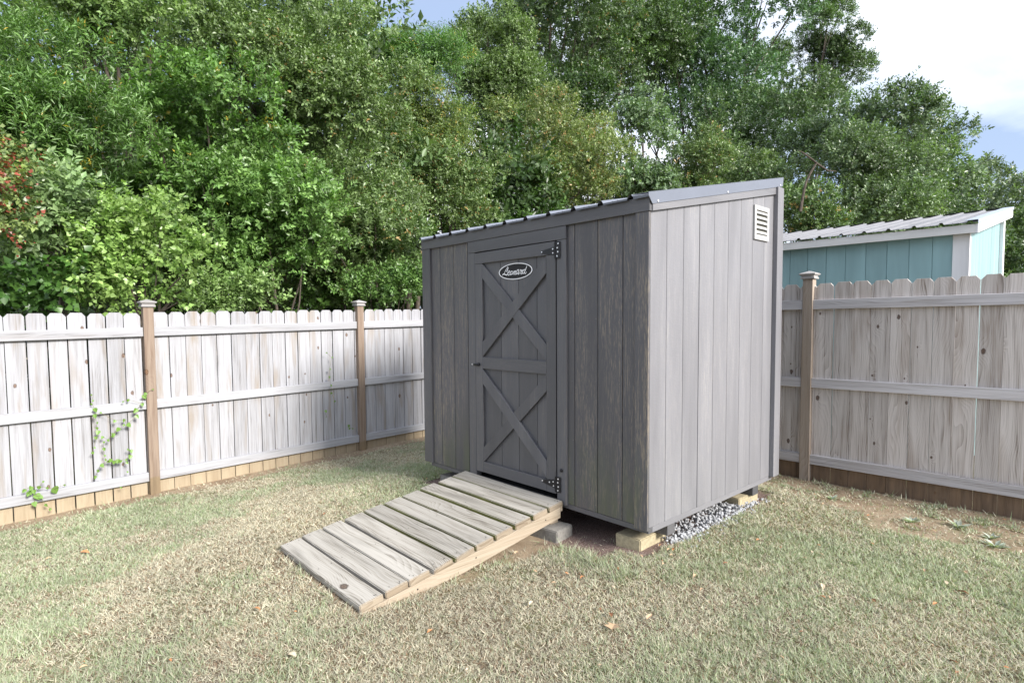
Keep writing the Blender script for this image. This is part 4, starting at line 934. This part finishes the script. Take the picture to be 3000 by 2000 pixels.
# ------------------------------------------------------------------ trees and shrubs
BLADE = {'oval': (.27, .42), 'long': (.12, .45), 'wide': (.44, .30), 'fern': (.10, .5)}
def crown_mesh(name, lobes, n_sprig, per, leaf, sprig_len, cols, shape='oval', accent=None, acc_p=.03, seed=0, up=.35, droop=0.0, fill=.0):
    r_ = np.random.default_rng(seed)
    L_ = np.array([(c.x, c.y, c.z, a, b_, h) for c, a, b_, h in lobes])
    area = L_[:, 3] * L_[:, 5] + .01; area /= area.sum()
    li = r_.choice(len(L_), n_sprig, p=area)
    u = r_.normal(size=(n_sprig, 3)); u /= np.linalg.norm(u, axis=1)[:, None]
    u[:, 1] = np.where((u[:, 1] > .1) & (r_.random(n_sprig) < .8), -u[:, 1], u[:, 1])      # more towards the open side
    u[:, 2] = np.where((u[:, 2] < -.3) & (r_.random(n_sprig) < .5), -u[:, 2], u[:, 2])
    rad = np.where(r_.random(n_sprig) < fill, r_.uniform(.3, .9, n_sprig), r_.normal(.93, .10, n_sprig))
    P = L_[li, :3] + u * L_[li, 3:6] * rad[:, None]
    ax = u * .8 + r_.normal(size=(n_sprig, 3)) * .45; ax[:, 2] += up - droop; ax /= np.linalg.norm(ax, axis=1)[:, None]
    tone = r_.normal(1, .16, n_sprig) * (1 + .12 * (rad - .9)); hue = r_.random(n_sprig)
    lobe_t = r_.normal(1, .10, len(L_))[li]
    n = n_sprig * per
    t = np.tile(np.linspace(.0, 1, per), n_sprig); axr = np.repeat(ax, per, 0)
    sl = np.repeat(sprig_len * r_.uniform(.6, 1.4, n_sprig), per)
    ref = np.where(np.abs(axr[:, 2:3]) > .9, [[1., 0, 0]], [[0, 0, 1.]]); a = np.cross(axr, ref); a /= np.linalg.norm(a, axis=1)[:, None]; b_ = np.cross(axr, a)
    ph = np.tile(np.arange(per) * 2.4, n_sprig) + np.repeat(r_.uniform(0, 6.28, n_sprig), per) + r_.normal(0, .4, n)
    side = a * np.cos(ph)[:, None] + b_ * np.sin(ph)[:, None]
    d = side * r_.uniform(.6, 1.1, (n, 1)) + axr * r_.uniform(.35, 1.0, (n, 1)) + r_.normal(size=(n, 3)) * .15
    d[:, 2] -= droop * .5; d /= np.linalg.norm(d, axis=1)[:, None]
    base = np.repeat(P, per, 0) + axr * (t * sl)[:, None] + side * (leaf * .12)
    nr = axr - d * (axr * d).sum(1)[:, None] + r_.normal(size=(n, 3)) * .35; nr[:, 2] += .35
    wv = np.cross(d, nr); wv /= np.linalg.norm(wv, axis=1)[:, None] + 1e-9; nn = np.cross(wv, d)
    LL = leaf * r_.uniform(.5, 1.4, (n, 1)); W, q = BLADE[shape]
    mid = base + d * LL * q
    v = np.stack([base, mid - wv * LL * W + nn * LL * .09, base + d * LL - nn * LL * .06, mid + wv * LL * W + nn * LL * .09], 1).reshape(-1, 3)
    k = np.arange(n)[:, None] * 4; f = np.concatenate([k + [0, 1, 2], k + [0, 2, 3]], 1).reshape(-1, 3)
    c0, c1 = np.array(cols[0]), np.array(cols[1]); h = np.repeat(hue, per)[:, None] * .6 + r_.random((n, 1)) * .4
    c = 1.5 * (c0 * (1 - h) + c1 * h) * np.repeat(tone * lobe_t, per)[:, None] * r_.uniform(.75, 1.25, (n, 1))
    if accent is not None:
        acc = np.array(accent); ap = np.repeat(r_.random(n_sprig) < acc_p, per) & (r_.random(n) < .5) | (r_.random(n) < acc_p * .35)
        c = np.where(ap[:, None], acc * r_.uniform(.7, 1.2, (n, 1)), c)
    return np_mesh(name, v, f, M_leaf, np.repeat(np.clip(c, .004, 1), 4, 0))
KTH = np.array([-.7127, .7014])
def wallY(px, d): return (d + 6.605) / (-.7127 * (px - 1500) / F_PX + .7014)
NT_ = [0]; STAT = []
def tree(name, label, cat, cx, cy, w, h, d, lobes_n, dens, per, leaf, sprig, cols, shape='oval', accent=None, acc_p=.03, up=.35, droop=0., fill=.1, trunk=True, bark=None, Y=None, group=None, sc=.34, flat=1.0, limbs=5, depth=1.0, trunk_r=None, seed=None):
    NT_[0] += 1; r_ = random.Random(NT_[0] * 13 + 5 if seed is None else seed)
    Y = Y or wallY(cx, d)
    c = at(cx, cy, Y); rx = w / 2 / F_PX * Y; rh = h / 2 / F_PX * Y; ry = min(rx, rh) * .8 * depth
    gzb = -.1
    base = Vector((c.x + r_.uniform(-.2, .2) * rx, c.y + .3 * ry, gzb))
    root = empty(name, base, 0, label=label, cat=cat)
    if group: root['group'] = group
    lobes = []
    for i in range(lobes_n):
        for _ in range(20):
            a, b_, e = r_.uniform(-1, 1), r_.uniform(-1, .7), r_.uniform(-1, 1)
            if a * a + b_ * b_ + e * e < 1: break
        k = (1 - .30 * math.sqrt(a * a + e * e))
        s = sc * r_.uniform(.65, 1.25) * k
        lobes.append((Vector((c.x + a * rx * .88 - base.x, c.y + b_ * ry * .8 - base.y, c.z + e * rh * .88 - base.z)), rx * s + rh * s * .25, max(ry, rx * .5) * s, (rh * s * .55 + rx * s * .35) * flat))
    A = math.pi * rx * rh
    lai = dens
    n_s = int(A * lai / (per * BLADE[shape][0] * leaf * leaf)); STAT.append((cx, cy, n_s * per * 2))
    me = crown_mesh('crown', lobes, n_s, per, leaf, sprig, cols, shape, accent, acc_p, NT_[0] + 100, up, droop, fill)
    link('crown', me, root)
    if trunk:
        bm = bmesh.new(); H = c.z - gzb; tr = trunk_r or max(.02, min(.20, H * .011))
        top = Vector((c.x - base.x, c.y - base.y, H + rh * .35)); pts = []; n_ = 7
        for i in range(n_ + 1):
            t = i / n_; pts.append(Vector((top.x * t + r_.uniform(-.04, .04) * H * .3 * t, top.y * t + r_.uniform(-.04, .04) * H * .3, top.z * t)))
        add_tube(bm, pts, [tr * (1 - .78 * i / n_) for i in range(n_ + 1)], 8)
        for lb in r_.sample(lobes, min(limbs, len(lobes))):
            s0 = pts[r_.randint(2, n_ - 2)]; e0 = lb[0]; mid = (s0 + e0) / 2 + Vector((r_.uniform(-.1, .1) * rx, 0, r_.uniform(-.15, .05) * rh))
            q1_ = s0.lerp(mid, .5) + Vector((0, 0, -.05 * rh)); q2_ = mid.lerp(e0, .5)
            add_tube(bm, [s0, q1_, mid, q2_, e0], [tr * .45, tr * .38, tr * .3, tr * .2, tr * .1], 6)
            for _ in range(2):
                e1 = e0 + Vector((r_.uniform(-1, 1) * lb[1], r_.uniform(-1, .2) * lb[2], r_.uniform(-.3, 1) * lb[3])) * .8
                add_tube(bm, [q2_, q2_.lerp(e1, .5) + Vector((0, 0, .05)), e1], [tr * .18, tr * .1, tr * .04], 5)
        link('trunk', bm_mesh('trunk', bm, bark or M_bark), root)
    return root
DG = ((.035, .075, .018), (.075, .14, .032)); OLV = ((.062, .105, .034), (.135, .185, .072)); BG = ((.052, .115, .026), (.12, .20, .055))
YG = ((.115, .195, .045), (.21, .30, .095)); OAK = ((.035, .068, .026), (.085, .125, .05)); GRY = ((.085, .13, .07), (.17, .22, .13)); DEEP = ((.022, .048, .014), (.05, .085, .026))
RED = (.33, .085, .06); YEL = (.45, .36, .06); ORG = (.36, .24, .09)
T = tree
# hidden-depth row far behind, dark mass of the wood
T('oak_tree', 'tall dark tree filling the far left of the wood, behind the long-leaved shrub', 'tree', 250, 430, 900, 1150, 6.5, 34, 4.5, 12, 0.15, .42, OAK, sc=.36, fill=.3)
T('oak_tree', 'dark tall tree deep in the wood behind the laurel shrubs', 'tree', 850, 480, 900, 1050, 6.0, 34, 4.5, 12, 0.15, .42, OAK, sc=.36, fill=.3)
T('oak_tree', 'dark bushy tree standing behind the low roof end of the grey shed', 'tree', 1300, 620, 700, 560, 5.2, 26, 4.5, 12, 0.15, .42, DEEP, sc=.38, fill=.3)
# far right band
T('oak_tree', 'tall dark oak rising behind the shed, top cut by the frame', 'tree', 1620, 110, 520, 520, 9.0, 30, 4.6, 14, 0.115, .35, OAK, sc=.30, fill=.2, bark=M_bark, limbs=12, accent=ORG, acc_p=.02)
T('oak_tree', 'tallest dense blue-green oak above the ridge of the grey shed', 'tree', 2080, 170, 640, 660, 8.0, 46, 4.4, 14, 0.15, .42, ((.035, .075, .035), (.09, .15, .075)), sc=.27, fill=.2, limbs=12)
T('oak_tree', 'oak with a loose airy top outlined against the white sky', 'tree', 2380, 200, 275, 420, 7.5, 20, 4.6, 12, 0.138, .4, OAK, sc=.26, fill=.1, limbs=10)
T('oak_tree', 'broad oak left of the broken limb, directly above the teal roof', 'tree', 2230, 480, 560, 480, 4.2, 34, 4.4, 14, 0.125, .32, ((.045, .08, .035), (.11, .16, .075)), sc=.30, fill=.2, limbs=8)
T('oak_tree', 'grey-green oak on the descending tree line right of the airy one', 'tree', 2560, 480, 440, 470, 5.5, 32, 4.6, 13, 0.149, .45, ((.045, .08, .04), (.12, .165, .085)), sc=.27, fill=.2, Y=24, limbs=8)
T('oak_tree', 'lower spreading oak standing over the teal roof', 'tree', 2480, 560, 520, 420, 3.5, 30, 4.6, 14, 0.1, .36, ((.05, .085, .04), (.12, .165, .08)), sc=.28, fill=.2, Y=20)
T('oak_tree', 'farther oak on the right with its top against blue sky', 'tree', 2740, 540, 320, 440, 5.5, 26, 4.6, 13, 0.196, .5, ((.05, .085, .045), (.12, .16, .09)), sc=.28, fill=.2, Y=33)
T('oak_tree', 'distant tree at the right edge, smallest in the row', 'tree', 2930, 645, 300, 350, 5.5, 24, 4.6, 12, 0.253, .6, ((.055, .085, .05), (.12, .155, .09)), sc=.3, fill=.2, Y=42)
T('oak_tree', 'dark tree right of the teal building, behind the last fence pickets', 'tree', 2960, 780, 300, 330, 5.5, 24, 4.6, 12, 0.172, .45, OAK, sc=.32, fill=.3, Y=27)
T('oak_tree', 'shadowy oak crown low behind the far end of the teal roof', 'tree', 2700, 690, 420, 300, 5.5, 24, 4.6, 12, 0.149, .4, OAK, sc=.34, fill=.3, Y=25)
# middle
T('oak_tree', 'dark oak behind the slender tree, filling the upper centre of the wood', 'tree', 1780, 130, 480, 520, 10.5, 30, 4.4, 13, .15, .42, OAK, sc=.32, fill=.3, limbs=6)
T('oak_tree', 'shaded oak behind the young flecked oak, above the middle of the shed roof', 'tree', 1560, 400, 560, 380, 7.5, 26, 4.6, 12, .13, .4, DEEP, sc=.36, fill=.3, limbs=4)
T('slender_tree', 'slender oak left of the sky gap with pale bare branches', 'tree', 1440, 190, 280, 560, 6.0, 26, 5.5, 12, 0.075, .28, OLV, sc=.27, fill=.1, bark=M_barkl, limbs=10)
T('mimosa_tree', 'feathery bright green tree left of the sky gap near the top', 'tree', 1180, 190, 360, 300, 4.5, 20, 4.6, 16, 0.075, .30, ((.055, .13, .035), (.12, .21, .055)), 'fern', accent=YEL, acc_p=.03, droop=.45, sc=.27, fill=.1)
T('mimosa_tree', 'yellowing feathery tree below the bright green feathery one', 'tree', 1230, 380, 320, 260, 3.8, 16, 4.6, 14, 0.07, .28, ((.075, .13, .04), (.16, .20, .065)), 'fern', accent=YEL, acc_p=.05, droop=.4, sc=.27, fill=.1)
T('water_oak', 'olive green oak filling the middle left of the wood, flecked with yellow', 'tree', 960, 400, 620, 760, 2.6, 44, 4.6, 13, 0.055, .22, OLV, sc=.25, fill=.15, accent=ORG, acc_p=.02)
T('water_oak', 'small-leaved oak high in the top left of the wood, sky showing through', 'tree', 720, 120, 620, 340, 3.4, 26, 4.6, 13, 0.055, .22, OLV, sc=.27, fill=.1, limbs=10)
T('water_oak', 'pale olive oak at the upper left corner', 'tree', 330, 60, 520, 240, 3.4, 20, 4.6, 13, 0.06, .24, ((.06, .11, .03), (.13, .19, .06)), sc=.3, fill=.1)
T('young_oak', 'young oak with orange and yellow flecked leaves behind the shed roof', 'tree', 1620, 450, 440, 430, 4.0, 32, 4.6, 13, 0.06, .24, ((.085, .125, .045), (.17, .20, .075)), sc=.25, fill=.15, accent=ORG, acc_p=.07, limbs=8, bark=M_barkl)
T('young_oak', 'small olive tree above the left half of the shed roof', 'tree', 1340, 560, 360, 300, 3.0, 22, 4.6, 13, 0.055, .22, OLV, sc=.3, fill=.15, accent=ORG, acc_p=.05)
T('poplar_tree', 'pale blue-green young tree pointed at the top, behind the shed roof', 'tree', 1890, 470, 220, 380, 3.4, 22, 4.6, 12, 0.085, .26, ((.075, .125, .06), (.15, .20, .12)), 'wide', sc=.30, fill=.15)
T('young_oak', 'yellow-green sapling right of the pale blue-green tree', 'tree', 2040, 490, 220, 220, 3.2, 16, 4.6, 12, 0.07, .26, OLV, sc=.32, fill=.15, accent=ORG, acc_p=.05)
T('water_oak', 'dark green oak just behind the high corner of the shed roof', 'tree', 2150, 560, 300, 230, 2.5, 18, 4.5, 13, 0.1, .28, ((.06, .10, .045), (.14, .18, .08)), sc=.34, fill=.2)
T('water_oak', 'leafy oak low behind the vent corner, left of the teal roof', 'tree', 2380, 640, 300, 200, 1.2, 18, 4.6, 13, 0.09, .3, ((.05, .09, .035), (.12, .17, .07)), sc=.34, fill=.25, accent=ORG, acc_p=.03, Y=17)
T('oak_tree', 'dark leafy tree low behind the ridge end of the grey shed', 'tree', 1820, 620, 560, 300, 5.5, 22, 4.6, 12, .12, .36, OAK, sc=.38, fill=.3, limbs=3, accent=ORG, acc_p=.02)
# near shrubs behind the left fence
T('willow_shrub', 'tall shrub with long narrow leaves in the upper left of the frame', 'shrub', 150, 400, 520, 640, 2.0, 34, 5.0, 16, 0.07, .20, ((.048, .10, .026), (.11, .185, .055)), 'long', sc=.27, up=.6, fill=.15, accent=YEL, acc_p=.02)
T('laurel_shrub', 'glossy mid-green shrub in the centre of the left hedge', 'shrub', 620, 430, 480, 520, 1.9, 32, 4.6, 14, 0.062, .2, BG, sc=.27, up=.55, fill=.15, accent=YEL, acc_p=.015)
T('laurel_shrub', 'bright green shrub right of the yellow-green vines, above the fence', 'shrub', 780, 640, 520, 420, 1.4, 30, 4.6, 14, 0.06, .2, ((.065, .13, .034), (.145, .23, .07)), sc=.27, up=.5, fill=.15)
T('laurel_shrub', 'olive shrub leaning over the fence beside the shed', 'shrub', 1090, 660, 400, 420, 1.3, 26, 4.6, 13, 0.055, .2, OLV, sc=.28, up=.4, fill=.15, accent=ORG, acc_p=.03)
T('laurel_shrub', 'low green shrub over the fence just left of the shed', 'shrub', 1130, 850, 330, 130, .8, 16, 4.6, 13, 0.055, .18, ((.05, .105, .026), (.11, .18, .05)), sc=.34, up=.4, fill=.2)
T('laurel_shrub', 'low mounded shrub over the fence between the two left posts', 'shrub', 700, 865, 330, 120, .8, 16, 4.6, 13, 0.05, .18, ((.09, .15, .045), (.18, .26, .09)), sc=.34, up=.3, fill=.2)
T('oak_shrub', 'grey-green leafy shrub at the left edge under the red leaves', 'shrub', 130, 640, 420, 330, 1.2, 22, 4.6, 12, 0.07, .2, ((.09, .15, .06), (.19, .26, .12)), sc=.3, up=.1, fill=.15)
T('vine_thicket', 'red-leaved creeper hanging at the left edge of the photo', 'creeper', 30, 560, 190, 260, .9, 14, 3.5, 12, 0.042, .2, ((.10, .14, .05), (.20, .25, .09)), 'wide', accent=RED, acc_p=.30, sc=.32, droop=.3, fill=.15, trunk=False)
T('vine_thicket', 'bright yellow-green mass of heart-leaved vines above the left fence', 'creeper', 420, 745, 440, 340, .8, 26, 4.6, 12, 0.048, .2, YG, 'wide', sc=.27, droop=.25, fill=.15)
T('vine_thicket', 'dark green creeper low over the fence at the far left', 'creeper', 110, 850, 420, 170, 1.1, 16, 4.6, 12, 0.07, .2, ((.026, .065, .014), (.065, .135, .028)), 'wide', sc=.33, droop=.3, fill=.2)
T('laurel_shrub', 'deep green shrub in the shade behind the yellow-green vines', 'shrub', 480, 690, 760, 400, 2.6, 26, 4.5, 13, 0.1, .22, DG, sc=.33, fill=.25)
T('laurel_shrub', 'dark shrub low in the wood left of the shed', 'shrub', 980, 770, 560, 300, 2.4, 24, 4.5, 13, 0.1, .22, DG, sc=.33, fill=.25)
T('holly_shrub', 'shadowed undergrowth shrub behind the shed roof', 'shrub', 1500, 740, 560, 260, 3.6, 20, 4.5, 12, 0.1, .24, DG, sc=.36, fill=.25)

# broken dead limb over the teal roof
dl = bmesh.new(); Yb = 15.5
def bl(pts, rad): add_tube(dl, [at(*p, Yb) for p in pts], rad, 7)
bl([(2362, 532), (2378, 500), (2392, 478), (2372, 462), (2350, 446), (2338, 440)], [.03, .03, .035, .025, .018, .007])
bl([(2362, 532), (2352, 575), (2345, 620)], [.03, .035, .04]); bl([(2392, 478), (2425, 500), (2450, 502)], [.03, .02, .01])
link('broken_limb', bm_mesh('broken_limb', dl, M_bark), None, label='bare forked dead limb sticking out of the oaks above the teal roof', cat='branch')

# far wooded backdrop, reads as one mass
lob = []
for i in range(60):
    px_ = -200 + i * 55; Y_ = min(wallY(px_, 11), 60) if px_ < 2250 else 55 + i * .4
    p_ = at(px_, 860 if px_ > 400 else 820, Y_); lob.append((Vector((p_.x, p_.y, 1.5 + 1.2 * random.random())), Y_ * .055, 1.5, 1.9 + random.random() * 1.0))
link('distant_woodland', crown_mesh('distant_woodland', lob, 8000, 7, .46, .9, DEEP, seed=999, fill=.3), None, label='dark undergrowth of the wood seen low between the nearer trees', cat='woodland', kind='stuff')
print('LEAFTRIS', sum(x[2] for x in STAT), sorted(STAT, key=lambda x: -x[2])[:8])
